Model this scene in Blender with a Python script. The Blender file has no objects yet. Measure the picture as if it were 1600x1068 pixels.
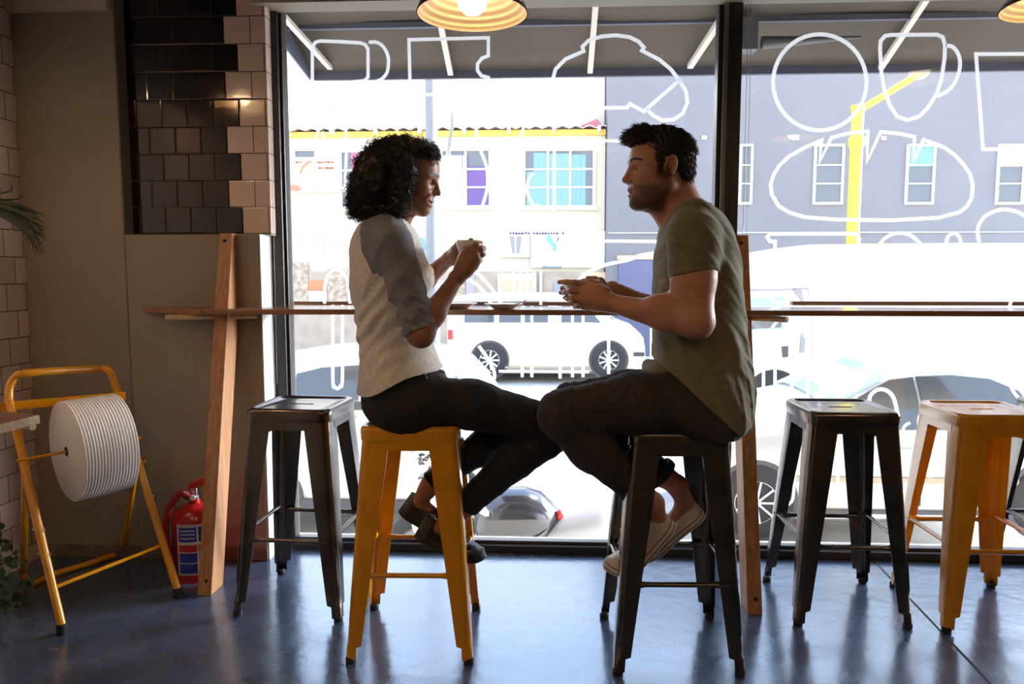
import bpy, math, random
import numpy as np
from mathutils import Vector, Matrix
random.seed(7)
RNG = np.random.default_rng(7)
C = bpy.context.scene.collection
SC = bpy.context.scene
R = math.radians

# ------------------------------------------------------------------ camera
F = 1160.0
PITCH = math.atan(107.0/F)
YAW = R(2.94)
EYE = Vector((0, 0, 1.167))
cam_d = bpy.data.cameras.new('camera')
cam = bpy.data.objects.new('camera', cam_d); C.objects.link(cam)
cam_d.sensor_width = 36.0
cam_d.lens = 36.0*F/1600.0
cam_d.clip_start = 0.05; cam_d.clip_end = 400
cam.location = EYE
cam.rotation_euler = (math.pi/2-PITCH, 0, YAW)
SC.camera = cam
_Rz = Matrix.Rotation(YAW, 3, 'Z')
FW = _Rz @ Vector((0, math.cos(PITCH), -math.sin(PITCH)))
RT = _Rz @ Vector((1, 0, 0))
UP = _Rz @ Vector((0, math.sin(PITCH), math.cos(PITCH)))
def ray(px, py):
    return FW + RT*((px-800.0)/F) + UP*((534.0-py)/F)
def W(px, py, Y):                    # point of the place on the plane Y = const seen at that picture position
    d = ray(px, py); return EYE + d*((Y-EYE.y)/d.y)
def G(px, py, z=0.0):
    d = ray(px, py); return EYE + d*((z-EYE.z)/d.z)
def WX(px, py, X):
    d = ray(px, py); return EYE + d*((X-EYE.x)/d.x)

# ------------------------------------------------------------------ materials
def mat(name, col, rough=0.6, metal=0.0, var=0.0, vscale=8.0, bump=0.0, bscale=60.0, spec=None,
        emit=None, estr=0.0, attr=False, stretch=None, coat=0.0, col2=None, rvar=0.0, sub=0.0, sheen=0.0):
    m = bpy.data.materials.new(name); m.use_nodes = True
    nt = m.node_tree; N = nt.nodes; L = nt.links
    b = N['Principled BSDF']
    b.inputs['Base Color'].default_value = (*col, 1)
    b.inputs['Roughness'].default_value = rough
    b.inputs['Metallic'].default_value = metal
    if spec is not None: b.inputs['Specular IOR Level'].default_value = spec
    if coat: b.inputs['Coat Weight'].default_value = coat; b.inputs['Coat Roughness'].default_value = 0.08
    if sub: b.inputs['Subsurface Weight'].default_value = sub; b.inputs['Subsurface Scale'].default_value = 0.01; b.inputs['Subsurface Radius'].default_value = (1.0, 0.35, 0.2)
    if sheen: b.inputs['Sheen Weight'].default_value = sheen
    if emit: b.inputs['Emission Color'].default_value = (*emit, 1); b.inputs['Emission Strength'].default_value = estr
    tc = N.new('ShaderNodeTexCoord'); mp = N.new('ShaderNodeMapping'); L.new(tc.outputs['Object'], mp.inputs['Vector'])
    if stretch: mp.inputs['Scale'].default_value = stretch
    src = None
    if attr:
        a = N.new('ShaderNodeVertexColor'); a.layer_name = 'Col'; src = a.outputs['Color']
        L.new(src, b.inputs['Base Color'])
    if var > 0 or col2:
        n = N.new('ShaderNodeTexNoise'); n.inputs['Scale'].default_value = vscale; n.inputs['Detail'].default_value = 5
        L.new(mp.outputs[0], n.inputs['Vector'])
        mx = N.new('ShaderNodeMix'); mx.data_type = 'RGBA'
        rp = N.new('ShaderNodeMapRange'); rp.inputs['From Min'].default_value = 0.35; rp.inputs['From Max'].default_value = 0.65
        L.new(n.outputs['Fac'], rp.inputs['Value']); L.new(rp.outputs[0], mx.inputs[0])
        if attr:
            m2 = N.new('ShaderNodeMix'); m2.data_type = 'RGBA'; m2.blend_type = 'MULTIPLY'
            m2.inputs[0].default_value = 1.0
            mx.inputs[6].default_value = (1-var, 1-var, 1-var, 1); mx.inputs[7].default_value = (1+var*.3,)*3+(1,)
            L.new(src, m2.inputs[6]); L.new(mx.outputs[2], m2.inputs[7]); L.new(m2.outputs[2], b.inputs['Base Color'])
        else:
            c2 = col2 or tuple(max(0, c*(1-var)) for c in col)
            mx.inputs[6].default_value = (*c2, 1); mx.inputs[7].default_value = (*col, 1)
            L.new(mx.outputs[2], b.inputs['Base Color'])
        if rvar:
            r2 = N.new('ShaderNodeMapRange'); r2.inputs['From Min'].default_value = .3; r2.inputs['From Max'].default_value = .7
            r2.inputs['To Min'].default_value = rough-rvar; r2.inputs['To Max'].default_value = rough+rvar
            L.new(n.outputs['Fac'], r2.inputs['Value']); L.new(r2.outputs[0], b.inputs['Roughness'])
    if bump > 0:
        n2 = N.new('ShaderNodeTexNoise'); n2.inputs['Scale'].default_value = bscale; n2.inputs['Detail'].default_value = 4
        L.new(mp.outputs[0], n2.inputs['Vector'])
        bp = N.new('ShaderNodeBump'); bp.inputs['Strength'].default_value = bump; bp.inputs['Distance'].default_value = 0.01
        L.new(n2.outputs['Fac'], bp.inputs['Height']); L.new(bp.outputs[0], b.inputs['Normal'])
    return m
def wood(name, c1, c2, axis='X', scale=1.0, rough=0.45):
    m = bpy.data.materials.new(name); m.use_nodes = True
    nt = m.node_tree; N = nt.nodes; L = nt.links; b = N['Principled BSDF']; b.inputs['Roughness'].default_value = rough
    tc = N.new('ShaderNodeTexCoord'); mp = N.new('ShaderNodeMapping'); L.new(tc.outputs['Object'], mp.inputs['Vector'])
    s = {'X': (1, 22, 22), 'Z': (22, 22, 1)}[axis]; mp.inputs['Scale'].default_value = tuple(v*scale for v in s)
    n = N.new('ShaderNodeTexNoise'); n.inputs['Scale'].default_value = 3.5; n.inputs['Detail'].default_value = 6; n.inputs['Distortion'].default_value = .6
    L.new(mp.outputs[0], n.inputs['Vector'])
    cr = N.new('ShaderNodeValToRGB'); cr.color_ramp.elements[0].position = .35; cr.color_ramp.elements[1].position = .65
    cr.color_ramp.elements[0].color = (*c1, 1); cr.color_ramp.elements[1].color = (*c2, 1)
    L.new(n.outputs['Fac'], cr.inputs[0]); L.new(cr.outputs[0], b.inputs['Base Color'])
    bp = N.new('ShaderNodeBump'); bp.inputs['Strength'].default_value = .15; bp.inputs['Distance'].default_value = .003
    L.new(n.outputs['Fac'], bp.inputs['Height']); L.new(bp.outputs[0], b.inputs['Normal'])
    return m

def tile_mat(name, plane, size, col, grout, rough, coat=0.0, split=None):
    """running-bond square tiles; plane 'XZ' or 'YZ'. split: (x_edge, col2) -> tiles whose centre lies right of x_edge take col2"""
    m = bpy.data.materials.new(name); m.use_nodes = True
    nt = m.node_tree; N = nt.nodes; L = nt.links; b = N['Principled BSDF']; b.inputs['Roughness'].default_value = rough
    if coat: b.inputs['Coat Weight'].default_value = coat; b.inputs['Coat Roughness'].default_value = .05
    g = N.new('ShaderNodeNewGeometry'); sp = N.new('ShaderNodeSeparateXYZ'); L.new(g.outputs['Position'], sp.inputs[0])
    def math_(op, a, bb=None, c=None):
        n = N.new('ShaderNodeMath'); n.operation = op
        for i, v in enumerate((a, bb, c)):
            if v is None: continue
            if isinstance(v, (int, float)): n.inputs[i].default_value = v
            else: L.new(v, n.inputs[i])
        return n.outputs[0]
    u = sp.outputs['X'] if plane == 'XZ' else sp.outputs['Y']
    sw, sh, u0, v0 = size
    v = math_('DIVIDE', math_('SUBTRACT', sp.outputs['Z'], v0), sh)
    row = math_('FLOOR', v)
    off = math_('MULTIPLY', math_('FLOORED_MODULO', row, 2.0), 0.5)
    uu = math_('ADD', math_('DIVIDE', math_('SUBTRACT', u, u0), sw), off)
    col_i = math_('FLOOR', uu)
    fu = math_('SUBTRACT', uu, col_i); fv = math_('SUBTRACT', v, row)
    e1 = math_('MINIMUM', math_('MULTIPLY', fu, sw), math_('MULTIPLY', math_('SUBTRACT', 1.0, fu), sw))
    e2 = math_('MINIMUM', math_('MULTIPLY', fv, sh), math_('MULTIPLY', math_('SUBTRACT', 1.0, fv), sh))
    e = math_('MINIMUM', e1, e2)
    msk = math_('GREATER_THAN', e, 0.0016)
    wn = N.new('ShaderNodeTexWhiteNoise'); wn.noise_dimensions = '2D'
    cb = N.new('ShaderNodeCombineXYZ'); L.new(col_i, cb.inputs[0]); L.new(row, cb.inputs[1]); L.new(cb.outputs[0], wn.inputs['Vector'])
    mv = N.new('ShaderNodeMix'); mv.data_type = 'RGBA'; L.new(wn.outputs['Value'], mv.inputs[0])
    mv.inputs[6].default_value = (*[c*.85 for c in col], 1); mv.inputs[7].default_value = (*[min(1, c*1.1) for c in col], 1)
    tcol = mv.outputs[2]
    if split:
        # centre of tile in x
        cx = math_('ADD', math_('MULTIPLY', math_('SUBTRACT', math_('ADD', col_i, .5), off), sw), u0)
        mk = math_('GREATER_THAN', cx, split[0])
        ms = N.new('ShaderNodeMix'); ms.data_type = 'RGBA'; L.new(mk, ms.inputs[0]); L.new(tcol, ms.inputs[6]); ms.inputs[7].default_value = (*split[1], 1)
        tcol = ms.outputs[2]
    mg = N.new('ShaderNodeMix'); mg.data_type = 'RGBA'; L.new(msk, mg.inputs[0]); mg.inputs[6].default_value = (*grout, 1); L.new(tcol, mg.inputs[7])
    L.new(mg.outputs[2], b.inputs['Base Color'])
    rr = N.new('ShaderNodeMapRange'); rr.inputs['To Min'].default_value = .9; rr.inputs['To Max'].default_value = rough; L.new(msk, rr.inputs['Value']); L.new(rr.outputs[0], b.inputs['Roughness'])
    h = N.new('ShaderNodeMapRange'); h.inputs['From Max'].default_value = .005; L.new(e, h.inputs['Value'])
    no = N.new('ShaderNodeTexNoise'); no.inputs['Scale'].default_value = 9; L.new(g.outputs['Position'], no.inputs['Vector'])
    ha = math_('ADD', h.outputs[0], math_('MULTIPLY', no.outputs['Fac'], .8))
    bp = N.new('ShaderNodeBump'); bp.inputs['Strength'].default_value = .35; bp.inputs['Distance'].default_value = .003
    L.new(ha, bp.inputs['Height']); L.new(bp.outputs[0], b.inputs['Normal'])
    if coat: L.new(bp.outputs[0], b.inputs['Coat Normal'])
    return m

def glass_mat(name, tint=(1, 1, 1), refl=1.0, haze=0.0):
    m = bpy.data.materials.new(name); m.use_nodes = True
    nt = m.node_tree; N = nt.nodes; L = nt.links; N.remove(N['Principled BSDF'])
    out = N['Material Output']
    t = N.new('ShaderNodeBsdfTransparent'); t.inputs[0].default_value = (*tint, 1)
    g = N.new('ShaderNodeBsdfGlossy'); g.inputs['Roughness'].default_value = 0.0
    fr = N.new('ShaderNodeFresnel'); fr.inputs['IOR'].default_value = 1.45
    mu = N.new('ShaderNodeMath'); mu.operation = 'MULTIPLY'; mu.inputs[1].default_value = refl; L.new(fr.outputs[0], mu.inputs[0])
    mx = N.new('ShaderNodeMixShader'); L.new(mu.outputs[0], mx.inputs[0]); L.new(t.outputs[0], mx.inputs[1]); L.new(g.outputs[0], mx.inputs[2])
    last = mx.outputs[0]
    if haze > 0:
        d = N.new('ShaderNodeBsdfDiffuse'); d.inputs[0].default_value = (.8, .8, .8, 1)
        m3 = N.new('ShaderNodeMixShader'); m3.inputs[0].default_value = haze; L.new(last, m3.inputs[1]); L.new(d.outputs[0], m3.inputs[2]); last = m3.outputs[0]
    L.new(last, out.inputs['Surface'])
    return m

M = {}
M['green_wall'] = mat('green_wall_paint', (.30, .262, .205), .75, var=.10, vscale=1.6, bump=.05, bscale=30)
M['cream_paint'] = mat('cream_wall_paint', (.62, .55, .45), .7, var=.08)
M['white_reveal'] = mat('white_reveal_paint', (.78, .78, .76), .6, var=.08, vscale=12)
M['dark_frame'] = mat('dark_window_aluminium', (.055, .052, .05), .32, metal=.4, var=.2, vscale=4)
M['ceiling'] = mat('ceiling_paint', (.20, .18, .155), .8)  # unseen ceiling, darkened to lower the bounced fill
M['dim_wall'] = mat('unseen_wall_darkened_paint', (.26, .215, .17), .8, var=.1)  # unseen walls, colour darkened to cut bounced fill light
M['floor'] = None
M['yellow'] = mat('yellow_painted_steel', (.86, .37, .010), .24, var=.12, vscale=14, coat=.5)
M['gun'] = mat('gunmetal_raw_steel', (.17, .15, .135), .22, metal=.95, var=.30, vscale=7, rvar=.06)
M['black_rubber'] = mat('black_rubber', (.015, .015, .015), .7)
M['brown_wood'] = wood('counter_oiled_wood', (.26, .115, .06), (.38, .18, .10), 'X', 1.0, .16)
M['post_wood'] = wood('post_pine_wood', (.38, .16, .062), (.56, .29, .13), 'Z', 1.0, .5)
M['ply_edge'] = wood('pale_plywood', (.60, .40, .22), (.75, .55, .33), 'X', 1.0, .5)
M['paper'] = mat('paper_roll_white', (.84, .80, .77), .85, var=.05, vscale=20)
M['red_paint'] = mat('extinguisher_red_paint', (.50, .012, .014), .25, coat=.5, var=.1)
M['hose'] = mat('hose_red_rubber', (.30, .012, .02), .45)
M['chrome'] = mat('polished_chrome', (.8, .8, .82), .12, metal=1.0)
M['label_white'] = mat('label_white_print', (.85, .85, .85), .5)
M['label_blue'] = mat('label_blue_print', (.03, .05, .40), .5)
M['label_red'] = mat('label_red_print', (.55, .03, .03), .5)
M['porcelain'] = mat('white_porcelain', (.82, .80, .77), .12, coat=.5)
M['coffee'] = mat('milky_coffee', (.42, .24, .11), .25)
M['steel'] = mat('brushed_steel', (.6, .6, .6), .25, metal=1.0)
M['bead'] = mat('bead_chain_metal', (.55, .52, .48), .35, metal=.6)
M['leaf'] = mat('dark_green_leaf', (.035, .075, .022), .5, var=.4, vscale=20)
M['palm'] = mat('palm_leaf_green', (.06, .085, .03), .5, var=.4, vscale=15)
M['stem'] = mat('dry_vine_stem', (.22, .20, .08), .6)
M['shade_in'] = mat('lampshade_cream_enamel', (.85, .66, .42), .35)
M['shade_out'] = mat('lampshade_brown_outside', (.07, .035, .02), .4)
M['bulb'] = mat('glowing_bulb', (1, 1, 1), .3, emit=(1.0, .68, .38), estr=122.0)
M['bulb_front'] = mat('soft_glowing_bulb', (1, 1, 1), .3, emit=(1.0, .80, .52), estr=9.0)
M['bulb_wall'] = mat('warm_glowing_bulb', (1, 1, 1), .3, emit=(1.0, .66, .36), estr=75.0)
M['glass'] = glass_mat('window_clear_glass', refl=.75, haze=.018)
M['decal'] = mat('white_window_decal', (.93, .95, .97), .6)
# the outline stickers are translucent vinyl: they glow with the daylight behind them
_nt = M['decal'].node_tree; _tr = _nt.nodes.new('ShaderNodeBsdfTranslucent'); _tr.inputs[0].default_value = (.95, .97, 1, 1)
_mx = _nt.nodes.new('ShaderNodeMixShader'); _mx.inputs[0].default_value = 1.0
_nt.links.new(_nt.nodes['Principled BSDF'].outputs[0], _mx.inputs[1]); _nt.links.new(_tr.outputs[0], _mx.inputs[2]); 
_t2 = _nt.nodes.new('ShaderNodeBsdfTransparent'); _m2 = _nt.nodes.new('ShaderNodeMixShader'); _m2.inputs[0].default_value = .90
_nt.links.new(_t2.outputs[0], _m2.inputs[1]); _nt.links.new(_mx.outputs[0], _m2.inputs[2]); _nt.links.new(_m2.outputs[0], _nt.nodes['Material Output'].inputs['Surface'])

# ------------------------------------------------------------------ mesh builder
class MB:
    def __init__(s): s.v = []; s.f = []
    def add(s, vs, fs):
        o = len(s.v); s.v += [tuple(v) for v in vs]; s.f += [tuple(i+o for i in f) for f in fs]; return s
    def box(s, lo, hi):
        (a, b, c), (d, e, f) = lo, hi
        return s.add([(a,b,c),(d,b,c),(d,e,c),(a,e,c),(a,b,f),(d,b,f),(d,e,f),(a,e,f)],
                     [(0,3,2,1),(4,5,6,7),(0,1,5,4),(1,2,6,5),(2,3,7,6),(3,0,4,7)])
    def hexa(s, b4, t4):
        return s.add(list(b4)+list(t4), [(0,3,2,1),(4,5,6,7),(0,1,5,4),(1,2,6,5),(2,3,7,6),(3,0,4,7)])
    def bar(s, a, b, w, h=None, up=(0,0,1)):
        a = Vector(a); b = Vector(b); h = h or w; t = (b-a).normalized(); u = Vector(up)
        if abs(t.dot(u)) > .98: u = Vector((0,1,0))
        sd = t.cross(u).normalized(); u = sd.cross(t).normalized()
        q = lambda p: [p-sd*w/2-u*h/2, p+sd*w/2-u*h/2, p+sd*w/2+u*h/2, p-sd*w/2+u*h/2]
        A = q(a); B = q(b)
        return s.add(A+B, [(0,1,2,3),(7,6,5,4),(0,4,5,1),(1,5,6,2),(2,6,7,3),(3,7,4,0)])
    def prism(s, poly, lo, hi, axis='z'):
        n = len(poly); f = {'z': lambda p, t: (p[0], p[1], t), 'y': lambda p, t: (p[0], t, p[1]), 'x': lambda p, t: (t, p[0], p[1])}[axis]
        return s.add([f(p, lo) for p in poly]+[f(p, hi) for p in poly],
                     [tuple(range(n))[::-1], tuple(range(n, 2*n))]+[(i, (i+1) % n, n+(i+1) % n, n+i) for i in range(n)])
    def tube(s, pts, r, n=8, caps=True, closed=False):
        P = [Vector(p) for p in pts]; k = len(P); rr = r if isinstance(r, (list, tuple)) else [r]*k
        rings = []; prev = None
        for i in range(k):
            if closed: t = P[(i+1) % k]-P[i-1]
            else: t = (P[min(i+1, k-1)]-P[max(i-1, 0)])
            t = t.normalized() if t.length > 1e-9 else Vector((0,0,1))
            if prev is None:
                a = Vector((0,0,1)) if abs(t.z) < .9 else Vector((1,0,0)); nrm = t.cross(a).normalized()
            else:
                nrm = (prev-t*prev.dot(t)); nrm = nrm.normalized() if nrm.length > 1e-6 else t.orthogonal().normalized()
            prev = nrm; bn = t.cross(nrm)
            rings.append([P[i]+(nrm*math.cos(2*math.pi*j/n)+bn*math.sin(2*math.pi*j/n))*rr[i] for j in range(n)])
        vs = [v for g in rings for v in g]; fs = []
        for i in range(k if closed else k-1):
            a = i*n; b = ((i+1) % k)*n
            for j in range(n): fs.append((a+j, a+(j+1) % n, b+(j+1) % n, b+j))
        if caps and not closed: fs += [tuple(range(n))[::-1], tuple(range((k-1)*n, k*n))]
        return s.add(vs, fs)
    def lathe(s, prof, c, n=32, axis='z', sx=1, sy=1, caps=True):
        c = Vector(c); vs = []; fs = []; k = len(prof)
        for (r, z) in prof:
            for j in range(n):
                a = 2*math.pi*j/n; x, y = r*math.cos(a)*sx, r*math.sin(a)*sy
                d = {'z': (x, y, z), 'y': (x, z, y), 'x': (z, x, y)}[axis]; vs.append(c+Vector(d))
        for i in range(k-1):
            for j in range(n): fs.append((i*n+j, i*n+(j+1) % n, (i+1)*n+(j+1) % n, (i+1)*n+j))
        if caps and prof[0][0] > 1e-6: fs.append(tuple(range(n))[::-1])
        if caps and prof[-1][0] > 1e-6: fs.append(tuple(range((k-1)*n, k*n)))
        return s.add(vs, fs)
    def ball(s, c, r, n=12, m=8, R3=None):
        c = Vector(c); r = r if isinstance(r, (list, tuple)) else (r, r, r); vs = []; fs = []
        for i in range(m+1):
            th = math.pi*i/m
            for j in range(n):
                a = 2*math.pi*j/n; d = Vector((r[0]*math.sin(th)*math.cos(a), r[1]*math.sin(th)*math.sin(a), r[2]*math.cos(th)))
                vs.append(c+(R3 @ d if R3 else d))
        for i in range(m):
            for j in range(n): fs.append((i*n+j, (i+1)*n+j, (i+1)*n+(j+1) % n, i*n+(j+1) % n))
        return s.add(vs, fs)
    def rings(s, rs, caps=True, closed=True):
        n = len(rs[0]); k = len(rs); vs = [p for r in rs for p in r]; fs = []
        for i in range(k-1):
            for j in range(n if closed else n-1): fs.append((i*n+j, i*n+(j+1) % n, (i+1)*n+(j+1) % n, (i+1)*n+j))
        if caps: fs += [tuple(range(n))[::-1], tuple(range((k-1)*n, k*n))]
        return s.add(vs, fs)

WL = {}   # world location of parents
def setp(o, label=None, cat=None, group=None, kind=None):
    if label: o['label'] = label
    if cat: o['category'] = cat
    if group: o['group'] = group
    if kind: o['kind'] = kind
    return o
def thing(name, label, cat, loc=(0,0,0), group=None, rot=0.0):
    o = bpy.data.objects.new(name, None); C.objects.link(o); o.location = loc; o.rotation_euler = (0,0,rot); o.empty_display_size = .05
    WL[o.name] = Vector(loc); return setp(o, label, cat, group)
def build(name, mb, m, parent=None, smooth=False, bevel=0.0, sub=0, wn=False, solid=0.0, mods=None):
    me = bpy.data.meshes.new(name)
    off = WL.get(parent.name, Vector((0,0,0))) if parent is not None else Vector((0,0,0))
    if parent is None and mb.v:
        a = np.array(mb.v); off = Vector(((a[:,0].min()+a[:,0].max())/2, (a[:,1].min()+a[:,1].max())/2, a[:,2].min()))
    vs = [(v[0]-off[0], v[1]-off[1], v[2]-off[2]) for v in mb.v]
    me.from_pydata(vs, [], mb.f); me.validate(); me.update()
    o = bpy.data.objects.new(name, me); C.objects.link(o)
    if m is not None: me.materials.append(m)
    if parent is None: o.location = off; WL[o.name] = Vector(off)
    else: o.parent = parent; WL[o.name] = Vector(off)
    if smooth is True: me.shade_smooth()
    elif smooth:
        me.shade_smooth(); 
        try: me.set_sharp_from_angle(angle=R(smooth))
        except Exception: pass
    if solid: q = o.modifiers.new('solid', 'SOLIDIFY'); q.thickness = solid; q.offset = 0
    if bevel: q = o.modifiers.new('bevel', 'BEVEL'); q.width = bevel; q.segments = 2; q.limit_method = 'ANGLE'; q.angle_limit = R(40)
    if sub: q = o.modifiers.new('sub', 'SUBSURF'); q.levels = sub; q.render_levels = sub
    return o
def struct(name, mb, m, **k):
    o = build(name, mb, m, **k); 
    o['kind'] = 'structure'; return o
def smooth_path(pts, n=8, closed=False):
    P = [Vector(p) for p in pts]; out = []; k = len(P)
    for i in range(k if closed else k-1):
        p0 = P[i-1] if (i > 0 or closed) else P[0]; p1 = P[i]; p2 = P[(i+1) % k]; p3 = P[(i+2) % k] if (closed or i+2 < k) else P[-1]
        for j in range(n):
            t = j/n; out.append(.5*((2*p1)+(-p0+p2)*t+(2*p0-5*p1+4*p2-p3)*t*t+(-p0+3*p1-3*p2+p3)*t**3))
    if not closed: out.append(P[-1])
    return out
def copy_tree(o, loc=None, rot=None):
    def rec(a, par):
        c = a.copy(); C.objects.link(c)
        if par is not None: c.parent = par
        for ch in [x for x in list(C.objects) if x.parent == a]: rec(ch, c)
        return c
    c = rec(o, None)
    if loc is not None: c.location = loc; WL[c.name] = Vector(loc)
    if rot is not None: c.rotation_euler = (0,0,rot)
    return c
# ================================================================== THE ROOM
YW = 3.014        # inner face of the window frame
YG = 3.075        # glass
YP = 2.885        # painted wall left of the window
YT = 2.955        # tiled recess
XL = W(66, 860, YP).x     # corner with the left tiled wall
XR = 3.6; YB = -3.2; ZC = 2.75

# floor ------------------------------------------------------------
def floor_mat():
    m = bpy.data.materials.new('polished_concrete_floor'); m.use_nodes = True
    nt = m.node_tree; N = nt.nodes; L = nt.links; b = N['Principled BSDF']
    g = N.new('ShaderNodeNewGeometry')
    n1 = N.new('ShaderNodeTexNoise'); n1.inputs['Scale'].default_value = 2.2; n1.inputs['Detail'].default_value = 8; n1.inputs['Roughness'].default_value = .65
    n2 = N.new('ShaderNodeTexNoise'); n2.inputs['Scale'].default_value = 14; n2.inputs['Detail'].default_value = 6
    L.new(g.outputs['Position'], n1.inputs['Vector']); L.new(g.outputs['Position'], n2.inputs['Vector'])
    cr = N.new('ShaderNodeValToRGB'); cr.color_ramp.elements[0].position = .3; cr.color_ramp.elements[1].position = .7
    cr.color_ramp.elements[0].color = (.04, .06, .105, 1); cr.color_ramp.elements[1].color = (.105, .142, .222, 1)
    L.new(n1.outputs['Fac'], cr.inputs[0])
    # fine wandering cracks
    vo = N.new('ShaderNodeTexVoronoi'); vo.feature = 'DISTANCE_TO_EDGE'; vo.inputs['Scale'].default_value = .75
    wp = N.new('ShaderNodeVectorMath'); wp.operation = 'MULTIPLY_ADD'; wp.inputs[1].default_value = (.35, .35, .35)
    L.new(n2.outputs['Color'], wp.inputs[0]); L.new(g.outputs['Position'], wp.inputs[2]); L.new(wp.outputs[0], vo.inputs['Vector'])
    ck = N.new('ShaderNodeMapRange'); ck.inputs['From Max'].default_value = .0035; ck.inputs['To Min'].default_value = .6; ck.inputs['To Max'].default_value = 1
    L.new(vo.outputs['Distance'], ck.inputs['Value'])
    mu = N.new('ShaderNodeMix'); mu.data_type = 'RGBA'; mu.blend_type = 'MULTIPLY'; mu.inputs[0].default_value = 1
    L.new(cr.outputs[0], mu.inputs[6]); L.new(ck.outputs[0], mu.inputs[7]); L.new(mu.outputs[2], b.inputs['Base Color'])
    rr = N.new('ShaderNodeMapRange'); rr.inputs['From Min'].default_value = .3; rr.inputs['From Max'].default_value = .7
    rr.inputs['To Min'].default_value = .17; rr.inputs['To Max'].default_value = .30; b.inputs['Specular Tint'].default_value = (.66, .82, 1.0, 1); b.inputs['IOR'].default_value = 1.75  # bluish skylight cast is put into base colour and reflection tints
    L.new(n1.outputs['Fac'], rr.inputs['Value']); L.new(rr.outputs[0], b.inputs['Roughness'])
    b.inputs['Specular IOR Level'].default_value = 1.0
    b.inputs['Coat Weight'].default_value = .5; b.inputs['Coat Roughness'].default_value = .14; b.inputs['Coat Tint'].default_value = (.85, .92, 1, 1)
    bp = N.new('ShaderNodeBump'); bp.inputs['Strength'].default_value = .5; bp.inputs['Distance'].default_value = .004
    L.new(n2.outputs['Fac'], bp.inputs['Height']); L.new(bp.outputs[0], b.inputs['Normal'])
    return m
M['floor'] = floor_mat()
struct('floor', MB().box((XL-.1, YB, -.12), (XR, YG+.06, 0)), M['floor'])
# saw-cut joint in the concrete
j0 = G(1364, 874); j1 = G(1548, 1068); jd = (j1-j0).normalized()
jm = MB(); jm.bar(j0-jd*0.0+Vector((0,0,.0006)), j1+jd*2.0+Vector((0,0,.0006)), .007, .0012)
struct('trim_1', jm, mat('dark_joint_filler', (.008,.008,.01), .8))
# ceiling, outer walls of the room behind the camera -----------------
struct('ceiling', MB().box((XL-.1, YB, ZC), (XR, YW+.2, ZC+.1)), M['ceiling'])
struct('wall_back', MB().box((XL-.1, YB-.1, 0), (XR, YB, ZC)), M['dim_wall'])
struct('wall_right', MB().box((XR, YB, 0), (XR+.1, YW+.2, ZC)), M['dim_wall'])
white_tile = (.82, .69, .62)
v0 = W(60, 151*1.0, YT).z
ts = .1055
tz0 = W(300, 365, YT).z
struct('wall_left', MB().box((XL-.1, YB, 0), (XL, YP+.2, ZC)), tile_mat('white_square_wall_tile', 'YZ', (ts*1.02, ts, .03, tz0+.01), white_tile, (.05,.035,.025), .22))
# green painted wall, left of the window: pier + low wall below the tiled recess
xp = W(186, 200, YP).x           # right edge of the pier front
xr_ = W(411, 600, YP).x          # right edge of low wall
xt = W(419, 200, YT).x
zt = W(300, 366, YP).z
gw = MB(); gw.box((XL, YP, 0), (xp, YG+.1, ZC)); gw.box((xp, YP, 0), (xr_, YG+.1, zt))
struct('wall_green', gw, M['green_wall'], bevel=.006)
rv = MB(); rv.box((xr_, YP+.004, 0), (xr_+.004, YG, zt))
struct('trim_2', rv, M['white_reveal'])
tb = MB(); tb.box((xp, YT, zt), (xt, YG+.1, ZC))
split_x = W(384, 200, YT).x
struct('wall_tiled', tb, tile_mat('black_and_white_glazed_wall_tile', 'XZ', (ts, ts, W(370, 50, YT).x, tz0), (.012, .0085, .008), (.05,.03,.02), .10, coat=.2, split=(split_x-.026, (.84,.66,.56))))
# cream beam above the pier
zb = W(100, 15, YP-.03).z
struct('trim_3', MB().box((XL, YP-.03, zb), (xp-.01, YP+.05, ZC)), M['cream_paint'])
struct('trim_4', MB().box((xr_-.02, YW-.09, W(600, 1, YW-.09).z), (XR, YW+.02, ZC)), M['cream_paint'])
# thin scuffed skirting line at foot of the green wall
sk = MB(); sk.box((XL, YP-.008, 0), (xr_, YP, .055)); struct('baseboard_green', sk, mat('scuffed_skirting', (.20,.165,.12), .8, var=.35, vscale=14, bump=.3, bscale=25), bevel=.003)

# window frame --------------------------------------------------------
zs = W(700, 838, YG).z        # top of sill bar
zh = W(700, 13, YG+.04).z         # head
xa0 = W(427, 500, YW).x; xa1 = W(456.5, 500, YG-.01).x
xm0 = W(1121.5, 120, YW+.02).x; xm1 = W(1159, 120, YW).x
def framebars(lst, name):
    b = MB()
    for lo, hi in lst: b.box(lo, hi)
    return struct(name, b, M['dark_frame'], bevel=.004)
zfl = .0
w1 = framebars([((xa0, YW, 0), (XR, YG+.04, zs-.012)), ((xa0, YW, zh+.004), (XR, YG+.04, zh+.09))], 'window_1')
fj = MB(); fj.box((xa0, YW, zs-.012), (xa0+.05, YG+.04, zh+.004)); fj.box((xa0+.05, YW+.018, zs-.012), (xa1, YG+.02, zh+.004))
build('window_frame', fj, M['dark_frame'], w1, bevel=.004)
fm = MB(); fm.box((xm0+.02, YW, zs-.012), (xm1, YG+.04, zh+.004)); fm.box((xm0, YW+.02, zs-.012), (xm0+.02, YG+.02, zh+.004)); fm.box((xm0+.052, YW-.006, zs-.012), (xm0+.058, YW, zh+.004))
build('window_mullion', fm, M['dark_frame'], w1, bevel=.003)
fs = MB(); fs.box((xa1, YG-.035, zs-.014), (XR, YG-.012, zs)); fs.box((xa1, YG-.035, zh), (XR, YG-.012, zh+.008))
build('glazing_bead', fs, mat('grey_glazing_bead', (.10,.10,.105), .3, metal=.5), w1, bevel=.003)
xm_s = W(1124.5, 120, YW).x
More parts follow.
